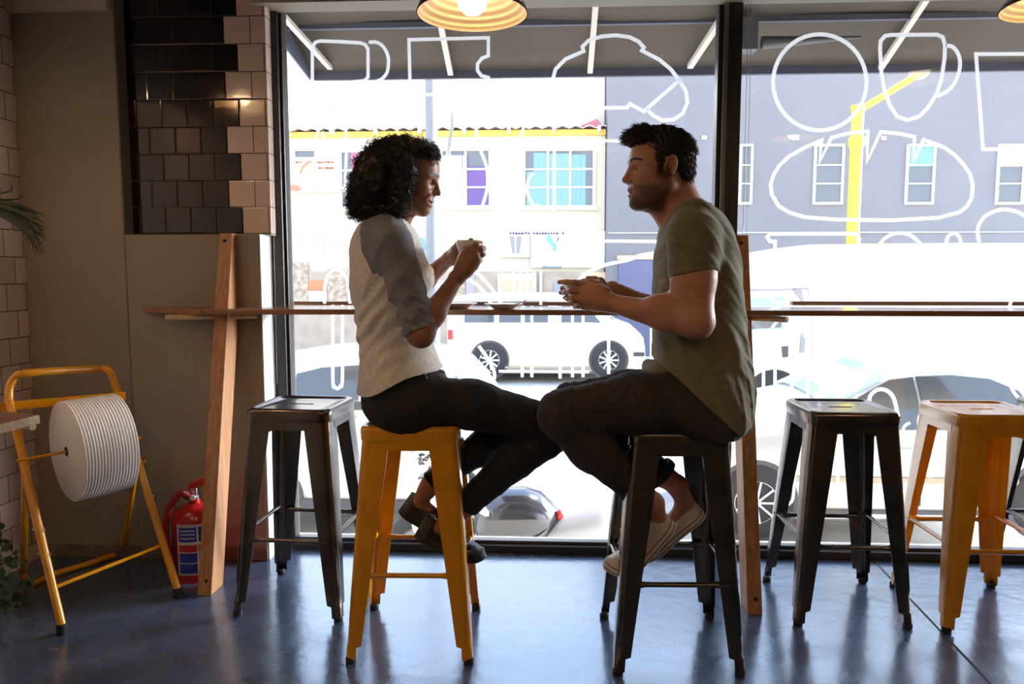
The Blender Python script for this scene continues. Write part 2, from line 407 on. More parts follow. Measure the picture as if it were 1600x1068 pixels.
build('frame_bead', MB().box((xm_s+.012, YW-.004, zs-.012), (xm_s+.03, YW+.001, zh)), mat('light_grey_bead', (.22,.22,.21), .35, metal=.4), w1, bevel=.003)
glass_l = MB().box((xa1-.004, YG, zs-.01), (xm0+.004, YG+.006, zh+.006))
glass_r = MB().box((xm1-.004, YG, zs-.01), (XR, YG+.006, zh+.006))
build('window_pane', glass_l, M['glass'], w1); build('window_pane', glass_r, M['glass'], w1)
# outer wall above the window, outside
struct('wall_front', MB().box((XL-.4, YG+.05, ZC-.35), (XR+1, YG+.25, ZC+.9)), M['cream_paint'])
struct('wall_outside', MB().box((XL-.4, YG+.05, -.86), (XR+1, YG+.14, -.001)), M['cream_paint'])

# bar counters --------------------------------------------------------
ZK = 1.034; YF = 2.725; YK = 2.985
TH = .020
A = G(240, 478, ZK); B = G(302, 484, ZK); 
A.y = min(A.y, YP-.004); ax = A.x
bx = B.x; by = B.y
sx1 = G(386, 476.5, ZK).x
lb = MB(); lb.prism([(ax, YP-.003), (bx-.004, YF), (bx+.0, YF), (sx1-.003, YP-.003)], ZK-TH-.002, ZK, 'z')
cnr = thing('bar_counter', 'mitred brown wooden end piece of bar counter against the green wall', 'counter', (bx, YP-.1, ZK-TH))
build('counter_board', lb, M['brown_wood'], cnr, bevel=.002)
px_ = MB(); p0 = G(277, 493.5, ZK-TH-.012); p0 = Vector((p0.x, YF+.0, ZK-TH-.013)); p1 = Vector((p0.x+.30, YP-.03, ZK-TH-.013)); px_.tube([p0, p1], .011, 12)
build('support_rod', px_, M['ply_edge'], cnr, smooth=40)
cl = thing('bar_counter', 'long brown wooden bar counter holding the saucers, behind the two people', 'counter', (0, YK-.1, ZK-TH))
xs2 = G(1163, 484, ZK).x
lb = MB(); lb.prism([(bx+.003, YF), (xs2-.002, YF), (xs2-.002, YK), (xr_+.03, YK), (xr_+.03, YP-.003), (sx1, YP-.003)], ZK-TH, ZK, 'z')
build('counter_board', lb, M['brown_wood'], cl, bevel=.002)
cr_ = thing('bar_counter', 'long brown wooden bar counter above the unoccupied stools, right of man', 'counter', (1.6, YK-.1, ZK-TH))
lb = MB(); lb.prism([(xs2+.002, YF), (XR-.02, YF), (XR-.02, YK), (xs2+.002, YK)], ZK-TH, ZK, 'z')
build('counter_board', lb, M['brown_wood'], cr_, bevel=.002)
rr_ = MB(); q0 = G(1211, 495, ZK-TH-.012); q0 = Vector((q0.x, YF+.0, ZK-TH-.013)); rr_.tube([q0, Vector((q0.x-.22, YK-.03, ZK-TH-.013))], .011, 12)
build('support_rod', rr_, M['ply_edge'], cr_, smooth=40)
# exterior wooden rails just outside the glass
for (pa, pb, lab) in ((459.5, 1126, 'thin brown wooden rail outside the left glass pane, behind the saucers'), (1237, 1640, 'thin brown wooden rail outside the right glass pane')):
    a = W(pa, 473.5, 3.20); b = W(pb, 474, 3.20); b.z = a.z
    rl = MB().box((a.x, 3.19, a.z-.0085), (b.x, 3.225, a.z+.0085)); o = build('wooden_rail', rl, M['brown_wood'], None, bevel=.001); setp(o, lab, 'rail')
# leaning timber posts ----------------------------------------------
def post(pb, pt, wx, lab):
    b0 = G(pb[0], pb[1]); yb = b0.y+.05; yt = YW-.055-.05
    top = W(pt[0], pt[1], yt-.05)
    xm = b0.x; zt_ = top.z
    w = wx/2; d = .050
    t = thing('timber_post', lab, 'post', (xm, yb, 0))
    def at(z): return yb+(yt-yb)*z/zt_
    q = lambda x, y, z: [(x-w, y-d, z), (x+w, y-d, z), (x+w, y+d, z), (x-w, y+d, z)]
    m = MB(); m.hexa(q(xm, at(0), 0), q(top.x, at(zt_), zt_))
    build('post', m, M['post_wood'], t, bevel=.002)
    bt = MB(); bt.lathe([(0, -.004), (.006, -.003), (.007, .0), (.007, .012)], (top.x-.003, at(zt_-.03)-d-.001, zt_-.03), 12, 'y'); build('bolt', bt, M['black_rubber'], t, smooth=True)
    bt = MB(); bt.lathe([(0, -.004), (.006, -.003), (.007, .0), (.007, .012)], (xm+.004, at(.05)-d-.001, .05), 12, 'y'); build('bolt', bt, M['black_rubber'], t, smooth=True)
    return t
post((319, 930), (353, 364), .052, 'leaning pine timber post beside the red fire extinguisher')
post((1180, 960), (1159, 367), .050, "leaning pine timber post behind the man's back")

# stools ---------------------------------------------------------------
SH = .713; HS = .146; HF = .196
def corner_pos(z):
    t = 1-z/(SH-.03); k = HS-.004+(HF-HS)*(t**.92); return k
def make_stool(label, group, m):
    s = thing('metal_stool', label, 'stool', (0,0,0), group)
    # seat: rounded square pan with rolled rim, dished centre, slot
    def rsq(h, r, n=6):
        pts = []
        for (cx, cy, a0) in ((h-r, h-r, 0), (-h+r, h-r, 90), (-h+r, -h+r, 180), (h-r, -h+r, 270)):
            for i in range(n+1):
                a = R(a0+90*i/n); pts.append((cx+r*math.cos(a), cy+r*math.sin(a)))
        return pts
    prof = [(HS+.002, .036, SH-.044), (HS+.003, .036, SH-.014), (HS+.001, .036, SH-.006), (HS-.005, .035, SH-.001), (HS-.010, .033, SH), (HS-.017, .030, SH-.002), (HS-.022, .027, SH-.007), (HS-.05, .02, SH-.008)]
    mb = MB(); rs = []
    for h, r, z in prof: rs.append([(x, y, z) for x, y in rsq(h, r)])
    mb.rings(rs, caps=False)
    # inner panel with oval slot
    nn = len(rs[-1]); sl = []
    for i in range(nn):
        x, y, z = rs[-1][i]; a = math.atan2(y, x)
        lx = .042; ly = .0115
        # stadium
        cx = max(-lx+ly, min(lx-ly, x*.55)); dx = math.cos(a); dy = math.sin(a)
        sl.append((cx+dx*ly, dy*ly, SH-.0072))
    n0 = len(mb.v); mb.add(rs[-1]+sl, [(i, (i+1) % nn, nn+(i+1) % nn, nn+i) for i in range(nn)])
    mb.add(sl+[(p[0], p[1], p[2]-.012) for p in sl], [(i, (i+1) % nn, nn+(i+1) % nn, nn+i) for i in range(nn)])
    build('seat', mb, m, s, smooth=50)
    # apron strips
    ap = MB()
    for k in range(4):
        a = R(90*k); ca, sa = math.cos(a), math.sin(a)
        def tr(x, y, z): return (x*ca-y*sa, x*sa+y*ca, z)
        h = HS-.001; z0 = SH-.072; z1 = SH-.040
        pts = [tr(-h+.06, -h-.0018, z0), tr(h-.06, -h-.0018, z0), tr(h-.06, -h, z1), tr(-h+.06, -h, z1)]
        pi = [tr(-h+.06, -h+.001, z0), tr(h-.06, -h+.001, z0), tr(h-.06, -h+.002, z1), tr(-h+.06, -h+.002, z1)]
        ap.hexa([pts[0], pts[1], pi[1], pi[0]], [pts[3], pts[2], pi[2], pi[3]])
    build('apron', ap, m, s)
    # legs: folded sheet, wings narrowing to the foot
    for k in range(4):
        a = R(90*k); ca, sa = math.cos(a), math.sin(a)
        lg = MB(); rr = []
        zz = [SH-.040, SH-.075, .52, .38, .25, .16, .09, .055, .050, .012]
        for z in zz:
            c = corner_pos(z); t = (SH-.04-z)/(SH-.04)
            w = .088*(1-t)+.042*t
            if z > SH-.08: w = .092 if z > SH-.05 else .084
            if z < .053: w = .031
            r = min(.024, w*.55)*(1 if z > .053 else .8)
            th = .0022
            out = [(-c+w, -c)]; 
            for i in range(7):
                an = math.pi/2*i/6; out.append((-c+r-r*math.sin(an), -c+r-r*math.cos(an)))
            out.append((-c, -c+w))
            inn = [(-c+w, -c+th)]
            for i in range(7):
                an = math.pi/2*i/6; out_r = r-th; inn.append((-c+r-out_r*math.sin(an), -c+r-out_r*math.cos(an)))
            inn.append((-c+th, -c+w))
            loop = out+inn[::-1]
            rr.append([(x*ca-y*sa, x*sa+y*ca, z) for x, y in loop])
        lg.rings(rr)
        # pressed groove on the corner (a slightly proud oval rib)
        gp = []
        for i in range(9):
            z = .25-.135*i/8; c = corner_pos(z)+.0005; q = -c+.0075
            gp.append((q, q, z))
        gp = [(x*ca-y*sa, x*sa+y*ca, z) for x, y, z in gp]
        lg.tube(gp, [.002]+[.0045]*7+[.002], 8)
        L_ = build('leg', lg, m, s, smooth=40)
        ft = MB(); c = corner_pos(0)-.0
        q = (-c+.014, -c+.014); q = (q[0]*ca-q[1]*sa, q[0]*sa+q[1]*ca)
        ft.lathe([(.0, 0), (.013, 0), (.0155, .003), (.0155, .014), (.012, .02)], (q[0], q[1], 0), 14)
        build('rubber_foot', ft, M['black_rubber'], L_, smooth=40)
    # foot rails
    zr = .265
    for k in range(4):
        a = R(90*k); ca, sa = math.cos(a), math.sin(a); z = zr if k % 2 == 0 else zr+.016
        c = corner_pos(z); b = MB()
        x0 = c-.030
        pts = [(-x0, -c+.010, z), (-x0+.03, -c+.010, z), (-x0+.045, -c+.010, z), (x0-.045, -c+.010, z), (x0-.03, -c+.010, z), (x0, -c+.010, z)]
        b.tube([(x*ca-y*sa, x*sa+y*ca, zz) for x, y, zz in pts], [.011, .0105, .0078, .0078, .0105, .011], 10)
        build('foot_rail', b, m, s, smooth=50)
    # crossing braces under the seat
    for sg in (1, -1):
        b = MB(); z = SH-.105; c = corner_pos(z)-.018
        b.bar((-c, -c*sg, z), (0, 0, z+.055 if sg > 0 else z+.052), .016, .004); b.bar((0, 0, z+.055 if sg > 0 else z+.052), (c, c*sg, z), .016, .004)
        build('cross_brace', b, m, s)
    return s
def place(o, x, y, rot): o.location = (x, y, 0); o.rotation_euler = (0, 0, rot); WL[o.name] = Vector((x, y, 0))
GS = 'gunmetal metal bar stools'; YS = 'yellow metal bar stools'
s_g = make_stool('gunmetal stool the man in the olive t-shirt sits on', GS, M['gun'])
s_y = make_stool('yellow stool the woman in the raglan shirt sits on', YS, M['yellow'])
s2 = copy_tree(s_g); place(s2, -.876, 2.565, -.06); s2['label'] = 'unoccupied gunmetal stool between the fire extinguisher and the woman'
s3 = copy_tree(s_g); place(s3, 1.008, 2.602, .0); s3['label'] = 'unoccupied gunmetal stool just right of the man, beside yellow stool'
s4 = copy_tree(s_g); place(s4, 1.885, 2.70, .05); s4['label'] = 'gunmetal stool cut by the right edge of the photo, one leg visible'
s5 = copy_tree(s_y); place(s5, 1.475, 2.585, .02); s5['label'] = 'unoccupied yellow stool at the right edge of the photo'
place(s_g, .374, 2.274, .04); place(s_y, -.4245, 2.299, .035)

# pendant lamps -----------------------------------------------------------
def pendant(x, y, z, r, label, bm='bulb'):
    t = thing('pendant_lamp', label, 'lamp', (x, y, z), 'cream pendant lamps')
    pr = []; 
    for i in range(40):
        u = i/39; rr = r*(1-u**1.6*.80)+.0035*math.sin(u*math.pi*2*6)*(1 if u > .08 else 0); pr.append((rr, r*.62*u))
    mb = MB(); mb.lathe([(a, b) for a, b in pr]+[(.03, r*.66), (.0, r*.66)], (x, y, z), 64, caps=False); build('lamp_shade', mb, M['shade_in'], t, smooth=True)
    mb = MB(); mb.lathe([(a+.003, b+.001) for a, b in pr]+[(.034, r*.67), (.0, r*.67)], (x, y, z), 64, caps=False); build('shade_cover', mb, M['shade_out'], t, smooth=True)
    mb = MB(); mb.lathe([(0, .0), (.024, .006), (.040, .022), (.046, .045), (.042, .07), (.022, .10), (.016, .13), (.0, .13)], (x, y, z-.004), 28); build('bulb', mb, M[bm], t, smooth=True)
    mb = MB(); mb.lathe([(.02, .0), (.022, .05), (.0, .06)], (x, y, z+r*.6), 16); mb.tube([(x, y, z+r*.65), (x, y, ZC)], .004, 6); build('cord', mb, M['black_rubber'], t)
    return t
pc = W(738, 22, 2.28); rp = abs(W(823, 20, 2.28).x-W(653, 20, 2.28).x)/2
pendant(pc.x, pc.y, pc.z, rp, 'lit cream pendant lamp above the couple', 'bulb_front')
pc2 = W(1652, 10, 2.62)
pendant(pc2.x, pc2.y, pc2.z, rp, 'cream pendant lamp cut by the top right corner', 'bulb_front')
pendant(-1.74, 1.68, 2.12, rp, 'cream pendant lamp hanging beside the white tiled wall', 'bulb_wall')
for (x, y) in ((-.9, .1), (.4, -.4), (1.9, .1), (-.4, -2.0), (1.4, -2.1)):
    pendant(x, y, 2.22, rp, 'cream pendant lamp hanging behind the camera')  # unseen pendants added to fill the interior with warm light

# bead chains ---------------------------------------------------------------
def chain(name_lab, px, y0, y1, Y, sep=.0028*2.4):
    a = W(px[0], y0, Y); b = W(px[1], y1, Y); t = MB()
    n = int((a-b).length/.0062)
    for side in (-1, 1):
        for i in range(n):
            p = a.lerp(b, i/(n-1)); t.ball(p+Vector((side*sep, 0, 0)), .0017, 6, 4)
    t.tube([a+Vector((-sep,0,0)), b+Vector((-sep,0,0)), b+Vector((0,0,-.006)), b+Vector((sep,0,0)), a+Vector((sep,0,0))], .0007, 5)
    o = build('blind_chain', t, M['bead'], None, smooth=True); setp(o, name_lab, 'blind chain')
chain('looped bead chain of a blind hanging beside the central window mullion', (1172.5, 1163), -20, 395, 2.995)
chain('looped bead chain of a blind hanging by the tiled wall corner', (416, 430.5), -20, 598, 2.975)

# saucers and cups --------------------------------------------------------------
def saucer(px, Y, label, spoon):
    c = W(px, 480, Y); t = thing('saucer', label, 'saucer', (c.x, Y, ZK), 'white saucers on the bar counter')
    m = MB(); m.lathe([(0, .004), (.032, .004), (.034, .0015), (.036, .0005), (.040, .002), (.058, .012), (.072, .0185), (.074, .020), (.072, .0205), (.056, .015), (.036, .007), (0, .0065)], (c.x, Y, ZK), 40)
    build('dish', m, M['porcelain'], t, smooth=True)
    if spoon:
        m = MB(); m.tube(smooth_path([(c.x-.02, Y-.01, ZK+.012), (c.x+.03, Y-.005, ZK+.014), (c.x+.065, Y, ZK+.024), (c.x+.085, Y+.004, ZK+.033)]), .0025, 8); m.ball((c.x-.03, Y-.012, ZK+.012), (.016, .010, .004))
        o = build('teaspoon', m, M['steel'], None, smooth=True); setp(o, 'steel teaspoon resting on the saucer between the two people', 'spoon')
saucer(787, 2.80, 'white saucer with a teaspoon, centre of bar counter', True)
saucer(716, 2.84, "white saucer partly hidden behind the woman's forearm", False)
saucer(962, 2.84, "white saucer hidden mostly behind the man's hands", False) if False else None

# small side table corner at left edge ---------------------------------------------
tz = .775
Ta = WX(62, 651, -1.2); 
tt = thing('side_table', 'corner of a small plywood table at the left edge', 'table', (-1.45, 1.75, 0))
e1 = W(62, 650, 1.86); tz = e1.z
f1 = WX(-60, 672, e1.x-.17)
def tp(px, py): return G(px, py, tz)
a_ = tp(62, 648); b_ = tp(-120, 694); c_ = tp(-160, 655); d_ = tp(-40, 641)
m = MB(); poly = [(b_.x, b_.y), (a_.x, a_.y), (d_.x, d_.y), (c_.x, c_.y)]
m.prism(poly, tz-.022, tz); build('table_top', m, M['ply_edge'], tt, bevel=.001)
m = MB(); m.prism([((p[0]-a_.x)*.985+a_.x-.004, (p[1]-a_.y)*.985+a_.y+.001) for p in poly], tz+.0001, tz+.0016); build('table_veneer', m, M['brown_wood'], tt)
m = MB(); cx_, cy_ = a_.x-.05, a_.y+.005
m.tube([(cx_-.10, cy_+.04, tz-.034), (cx_+.022, cy_+.005, tz-.034)], .010, 12); build('support_rod', m, M['ply_edge'], tt, smooth=40)
m = MB(); lx, ly = b_.x-.02, b_.y+.02; m.bar((lx, ly, 0), (lx, ly, tz-.02), .04); build('leg', m, M['ply_edge'], tt, bevel=.003)
m = MB(); m.bar((c_.x-.02, c_.y-.02, 0), (c_.x-.02, c_.y-.02, tz-.02), .04); build('leg', m, M['ply_edge'], tt, bevel=.003)

# paper-roll stand --------------------------------------------------------------
ps = thing('paper_roll_stand', 'yellow tubular floor stand holding a big white paper roll', 'stand', (-1.45, 2.2, 0))
# front feet
FL = G(98, 990); FR = G(279, 932)
TLz = .0
r_t = .0135
# front frame: feet -> top loop leaning back towards wall
def lean(p, px, py, Y): return W(px, py, Y)
yFL, yFR = FL.y, FR.y
TL = W(14, 620, yFL+.16); TR = W(180, 600, yFR+.14)
c1 = W(22, 590, yFL+.18); c2 = W(50, 582, yFL+.20); c3 = W(150, 576, yFR+.12); c4 = W(172, 580, yFR+.13)
path = [FL+Vector((0,0,.02)), FL.lerp(TL, .5), TL.lerp(FL, .12), TL, c1, c2, c3, c4, TR, TR.lerp(FR, .12), FR.lerp(TR, .5), FR+Vector((0,0,.02))]
m = MB(); m.tube(smooth_path(path, 8), r_t, 14); build('front_frame', m, M['yellow'], ps, smooth=60)
for P in (FL, FR):
    m = MB(); m.lathe([(.0, 0), (.016, 0), (.017, .004), (.0165, .035), (.0, .035)], (P.x-.002, P.y, 0), 14); build('rubber_foot', m, M['black_rubber'], ps, smooth=40)
def onL(t): return FL.lerp(TL, t)
def onR(t): return FR.lerp(TR, t)
# rear U frame: hinged mid-height, floor bar behind
pl = onL(.70); pr_ = W(213, 727, onR(.58).y)
BL = G(38, 917); BR = G(192, 868)
BLf = W(40, 905, BL.y)
path = [pl, pl.lerp(BL, .75), BL+Vector((.0,0,.06)), BL+Vector((.03,-.0,.014)), BL.lerp(BR, .3)+Vector((0,0,.014)), BL.lerp(BR, .75)+Vector((0,0,.014)), BR+Vector((-.01,0,.02)), BR.lerp(pr_, .2)+Vector((0,0,.02)), pr_]
m = MB(); m.tube(smooth_path(path, 8), r_t*.85, 12); build('rear_frame', m, M['yellow'], ps, smooth=60)
m = MB(); m.tube([onL(.19)+Vector((.008,0,0)), onR(.24)], .0065, 10); build('cross_rail', m, M['yellow'], ps, smooth=60)
# flat cutter bar near top
ca_ = W(-18, 637, yFL+.12); cb_ = W(196, 618, yFR+.10)
m = MB(); m.bar(ca_, cb_, .006, .030); build('tear_bar', m, M['yellow'], ps, bevel=.002)
# paper roll + axle
ax0 = W(104, 705, 2.05); ax1 = W(207, 690, 2.30)
ax1 = onR(.60); ax0 = W(25, 709, onL(.55).y)
axd = (ax1-ax0).normalized()
rollc0 = ax0+axd*((W(108, 705, 2.0)-ax0).length); 
axd = Vector((.62, .78, .03)).normalized()
cA = W(104, 705, 2.42); cB = cA+axd*.172
ax0 = cA-axd*.150; ax1 = cB+axd*.075
rr0 = abs(W(120, 625, cA.y).z-W(120, 781, cA.y).z)/2
m = MB(); pr = [(.02, 0.0), (rr0*.99, 0.0), (rr0, .002)]; Lr = (cB-cA).length
nb = 17
for i in range(nb*4+1):
    u = i/(nb*4); pr.append((rr0-.0019*(1-abs(math.cos(math.pi*nb*u))), .003+(Lr-.006)*u))
pr += [(rr0*.99, Lr), (.02, Lr)]
m.lathe(pr, (0,0,0), 72)
q = Vector((0,0,1)).rotation_difference(axd)
m.v = [tuple(q @ Vector(v)+cA-Vector((0,0,.0))) for v in m.v]
q_m = MB(); q_m.tube([ax0, ax1], .005, 10); build('axle', q_m, M['yellow'], ps, smooth=60)
o = build('paper_roll', m, M['paper'], None, smooth=50); setp(o, 'large white ribbed paper roll on the yellow stand', 'paper roll')
m = MB(); m.lathe([(.0, -.002), (.016, -.002), (.018, .003)], (0,0,0), 20); m.v = [tuple(q @ Vector(v)+cA) for v in m.v]; cr0 = build('roll_core', m, M['black_rubber'], o) 
for tt_, side in ((.63, 1), (.47, 1)):
    p = onR(tt_); m = MB(); m.tube([p+Vector((.012,0,0)), p+Vector((.026,0,-.004)), p+Vector((.028,0,.008))], .004, 8); build('wing_nut', m, M['yellow'] if tt_ > .5 else M['steel'], ps, smooth=60)
for tt_ in (.33, .43):
    p = onL(tt_); m = MB(); m.tube([p+Vector((-.02,0,0)), p+Vector((.022,0,0))], .0045, 8); build('bolt', m, M['steel'], ps, smooth=60)

# fire extinguisher -------------------------------------------------------------
ec = G(301, 905); ey = 2.73; ec = W(309, 905, ey); ec.z = 0; er = .086
eb = W(302, 916, ey-.06)
te = thing('fire_extinguisher', 'red fire extinguisher on the floor behind the left timber post', 'fire extinguisher', (ec.x, ey, 0))
ztop = W(300, 790, ey).z
m = MB(); m.lathe([(0, .012), (er*.9, .012), (er*.97, .004), (er*1.0, .0), (er*1.0, .05), (er*.985, .055), (er, .06), (er, ztop-.05), (er*.94, ztop-.022), (er*.75, ztop-.004), (er*.45, ztop+.008), (.022, ztop+.014), (.02, ztop+.03), (0, ztop+.03)], (ec.x, ey, 0), 40); build('cylinder_body', m, M['red_paint'], te, smooth=50)
zh_ = W(300, 775, ey).z
m = MB(); m.lathe([(0, 0), (.019, 0), (.019, .018), (.014, .02), (.014, .045), (0, .045)], (ec.x, ey, ztop+.028), 20); m.ball((ec.x+.012, ey-.026, ztop+.045), .011); build('valve', m, M['chrome'], te, smooth=40)
m = MB(); m.lathe([(0, 0), (.010, 0), (.011, .006), (0, .006)], (ec.x+.012, ey-.042, ztop+.045), 16, 'y'); build('pressure_gauge', m, M['label_white'], te, smooth=40)
m = MB(); hz = ztop+.065; m.hexa([(ec.x-.022, ey-.012, hz), (ec.x+.05, ey-.012, hz+.02), (ec.x+.05, ey+.012, hz+.02), (ec.x-.022, ey+.012, hz)], [(ec.x-.022, ey-.009, hz+.022), (ec.x+.055, ey-.009, hz+.06), (ec.x+.055, ey+.009, hz+.06), (ec.x-.022, ey+.009, hz+.022)]); build('squeeze_handle', m, M['red_paint'], te, bevel=.005)
m = MB(); m.tube(smooth_path([(ec.x-.004, ey-.01, hz+.03), (ec.x-.014, ey-.012, hz+.05), (ec.x-.02, ey-.012, hz+.056)]), .0018, 6); build('safety_pin', m, M['steel'], te)
hs = [(ec.x-.018, ey-.015, ztop+.040), W(282, 770, ey-.06), W(264, 795, ey-.075), W(259, 825, ey-.08), W(263, 860, ey-.08), W(272, 895, ey-.08)]
m = MB(); m.tube(smooth_path(hs, 8), .0135, 12); build('hose', m, M['hose'], te, smooth=60)
m = MB(); m.tube([hs[0], W(290, 768, ey-.022)], .0125, 12); build('hose_collar', m, M['chrome'], te, smooth=60)
def wrap(a0, a1, z0, z1, off, mt, nm, par):
    b = MB(); n = 14; rs = []
    for i in range(n+1):
        a = R(a0+(a1-a0)*i/n); rr = er+off; rs.append([(ec.x+rr*math.cos(a), ey+rr*math.sin(a), z0), (ec.x+rr*math.cos(a), ey+rr*math.sin(a), z1)])
    vs = [p for r in rs for p in r]; b.add(vs, [(2*i, 2*i+2, 2*i+3, 2*i+1) for i in range(n)]); return build(nm, b, mt, par, smooth=True)
zl0 = W(300, 893, ey-.05).z; zl1 = W(300, 815, ey-.05).z
lab_ = wrap(-112, -5, zl0, zl1, .0006, M['label_white'], 'label', te)
wrap(-109, -8, zl0+.004, zl1-.004, .0010, mat('label_dark_rule', (.02,.02,.06), .5), 'label_rule', lab_)
wrap(-108, -9, zl0+.006, zl1-.006, .0013, M['label_white'], 'label_field', lab_)
hL = zl1-zl0
for (f0, f1, mt) in ((.04, .23, 'label_blue'), (.25, .44, 'label_blue'), (.46, .60, 'label_red'), (.66, .95, 'label_blue')):
    for (a0, a1) in ((-106, -62), (-58, -36), (-32, -11)):
        wrap(a0, a1, zl0+hL*f0, zl0+hL*f1, .0017, M[mt], 'label_panel', lab_)
for f0 in (.72, .80, .87): wrap(-102, -66, zl0+hL*f0, zl0+hL*(f0+.02), .0021, M['label_white'], 'label_print', lab_)

# palm frond at the upper left -----------------------------------------------------
pm = thing('potted_palm', 'palm with drooping grass-like green leaves at the left edge', 'plant', (XL+.3, 1.5, 0))
pxp = XL+.25; yb_ = 2.30
hub = W(-62, 306, 1.70); pb_ = Vector((hub.x-.36, hub.y-.2, 0))
build('pot', MB().lathe([(0, 0), (.10, 0), (.13, .26), (.135, .28), (.12, .28), (.115, .25), (0, .25)], (pb_.x, pb_.y, 0), 24), mat('dark_plant_pot', (.05,.045,.04), .6), pm, smooth=40)
build('trunk', MB().tube(smooth_path([(pb_.x, pb_.y, .25), (pb_.x+.04, pb_.y+.05, .8), (hub.x, hub.y, hub.z)]), .02, 8), M['stem'], pm, smooth=True)
lv = MB()
def blade(mb, a, mid, b, w):
    pts = smooth_path([a, mid, b], 6); n = len(pts); vs = []; fs = []
    for i, p in enumerate(pts):
        t = (pts[min(i+1, n-1)]-pts[max(i-1, 0)]).normalized(); s_ = t.cross(Vector((0, 1, .2))).normalized(); ww = w*math.sin(math.pi*(.12+.88*i/(n-1)))**.6 if i < n-1 else .0004
        vs += [p-s_*ww/2, p+Vector((0, -ww*.2, 0)), p+s_*ww/2]
    for i in range(n-1):
        fs += [(3*i, 3*i+1, 3*i+4, 3*i+3), (3*i+1, 3*i+2, 3*i+5, 3*i+4)]
    mb.add(vs, fs)
tips = [((35, 322), (62, 335)), ((30, 330), (70, 350)), ((35, 338), (72, 362)), ((38, 345), (76, 372)), ((40, 352), (70, 398)), ((36, 356), (62, 402)), ((30, 352), (56, 400)), ((42, 360), (66, 400)), ((20, 318), (40, 320)), ((15, 312), (38, 305)), ((10, 300), (18, 287)), ((25, 345), (48, 392)), ((36, 350), (66, 386)), ((30, 335), (60, 344)), ((38, 358), (72, 396)), ((20, 345), (44, 384)), ((28, 350), (60, 396)), ((34, 346), (74, 378))]
for i, (mid, tip) in enumerate(tips):
    dy = random.uniform(-.05, .05); lv_a = hub+Vector((0, dy*.3, 0)); blade(lv, lv_a, W(mid[0], mid[1], 1.70+dy), W(tip[0], tip[1], 1.70+dy*1.5), .005)
for i in range(26):
    t = random.random(); mid = (random.uniform(15, 40), 320+32*t+random.uniform(-4, 4)); tip = (random.uniform(45, 74), 330+68*t+random.uniform(-6, 6)); dy = random.uniform(-.06, .06)
    blade(lv, hub+Vector((0, dy*.3, 0)), W(mid[0], mid[1], 1.70+dy), W(tip[0], tip[1], 1.70+dy*1.5), .005)
for i in range(30):
    a = random.uniform(0, 6.28); q_ = Vector((-abs(math.cos(a)), math.sin(a)*.7, random.uniform(-.4, .5))); L0 = .15; blade(lv, hub, hub+q_*L0*.5+Vector((0,0,.05)), hub+q_*L0+Vector((0,0,-.08)), .009)
build('frond', lv, M['palm'], pm)['kind'] = 'stuff'
# trailing vine plant bottom left ------------------------------------------------------
vp = G(-30, 950); tv = thing('trailing_plant', 'trailing vine plant with small green leaves on the floor at far left', 'plant', (vp.x, vp.y, 0))
build('pot', MB().lathe([(0, 0), (.07, 0), (.09, .16), (.085, .16), (.07, .14), (0, .14)], (vp.x-.04, vp.y, 0), 20), mat('clay_plant_pot', (.10,.05,.03), .7), tv, smooth=40)
vm = MB(); lm = MB()
def leaf(mb, p, d, s):
    d = d.normalized(); sd = d.cross(Vector((.3, -.8, .5))).normalized(); n_ = d.cross(sd)
    pts = [(0,0), (.25,.32), (.6,.38), (1,.0), (.6,-.38), (.25,-.32)]
    vs = [p+d*(a*s)+sd*(b*s)+n_*(.12*s*abs(b)*2) for a, b in pts]; mb.add(vs, [(0,1,2,3), (0,3,4,5)])
vines = [[(-20, 940), (12, 925), (28, 880), (10, 850)], [(-20, 945), (20, 935), (48, 938), (52, 915)], [(-20, 950), (15, 958), (38, 960)], [(-15, 930), (14, 905), (20, 875), (36, 880)], [(-20, 920), (4, 880), (-4, 850), (12, 862)], [(-20, 955), (10, 940), (34, 925), (44, 905)], [(-20, 948), (5, 975), (-5, 990)], [(-20, 930), (2, 860), (3, 835), (0, 825)]]
for v in vines:
    P = [W(px, py, vp.y+random.uniform(-.03, .05)) for px, py in v]
    P = [Vector((p.x, p.y, max(p.z, .006))) for p in P]; S = smooth_path(P, 7); vm.tube(S, .0014, 5)
    for i in range(1, len(S), 2):
        leaf(lm, S[i], Vector((random.uniform(-1, 1), random.uniform(-1, .3), random.uniform(-.3, 1))), random.uniform(.015, .034))
for (px, py, s_) in ((4, 852, .05), (2, 885, .05), (14, 898, .042), (-6, 870, .05), (-4, 905, .05), (6, 870, .04)):
    leaf(lm, W(px, py, vp.y), Vector((random.uniform(-.5, 1), -.3, random.uniform(-.8, .6))), s_)
build('stem', vm, M['stem'], tv)['kind'] = 'stuff'
build('foliage', lm, M['leaf'], tv)['kind'] = 'stuff'
# ================================================================== OUTSIDE
ZG = -.855
M['asphalt'] = mat('sunlit_asphalt', (.44, .43, .41), .85, var=.25, vscale=3, bump=.3, bscale=40)
M['pave'] = mat('pale_pavement', (.60, .57, .52), .85, var=.2, vscale=5)
M['cream_f'] = mat('cream_facade_plaster', (.60, .55, .44), .8, var=.06, vscale=1.2)
M['yellow_f'] = mat('yellow_fascia_paint', (.85, .55, .10), .6)
M['roof_metal'] = mat('corrugated_roof_metal', (.55, .47, .45), .5, metal=.2)
M['blue_f'] = mat('blue_grey_facade_plaster', (.172, .172, .190), .85, var=.08, vscale=.8)
M['blue_dark'] = mat('slate_blue_paint', (.10, .11, .20), .6)
M['beige_f'] = mat('beige_shopfront', (.40, .33, .26), .8, var=.2, vscale=4)
M['white_p'] = mat('white_window_paint', (.70, .69, .64), .5)
M['pane'] = mat('facade_dark_pane', (.10, .12, .14), .08)
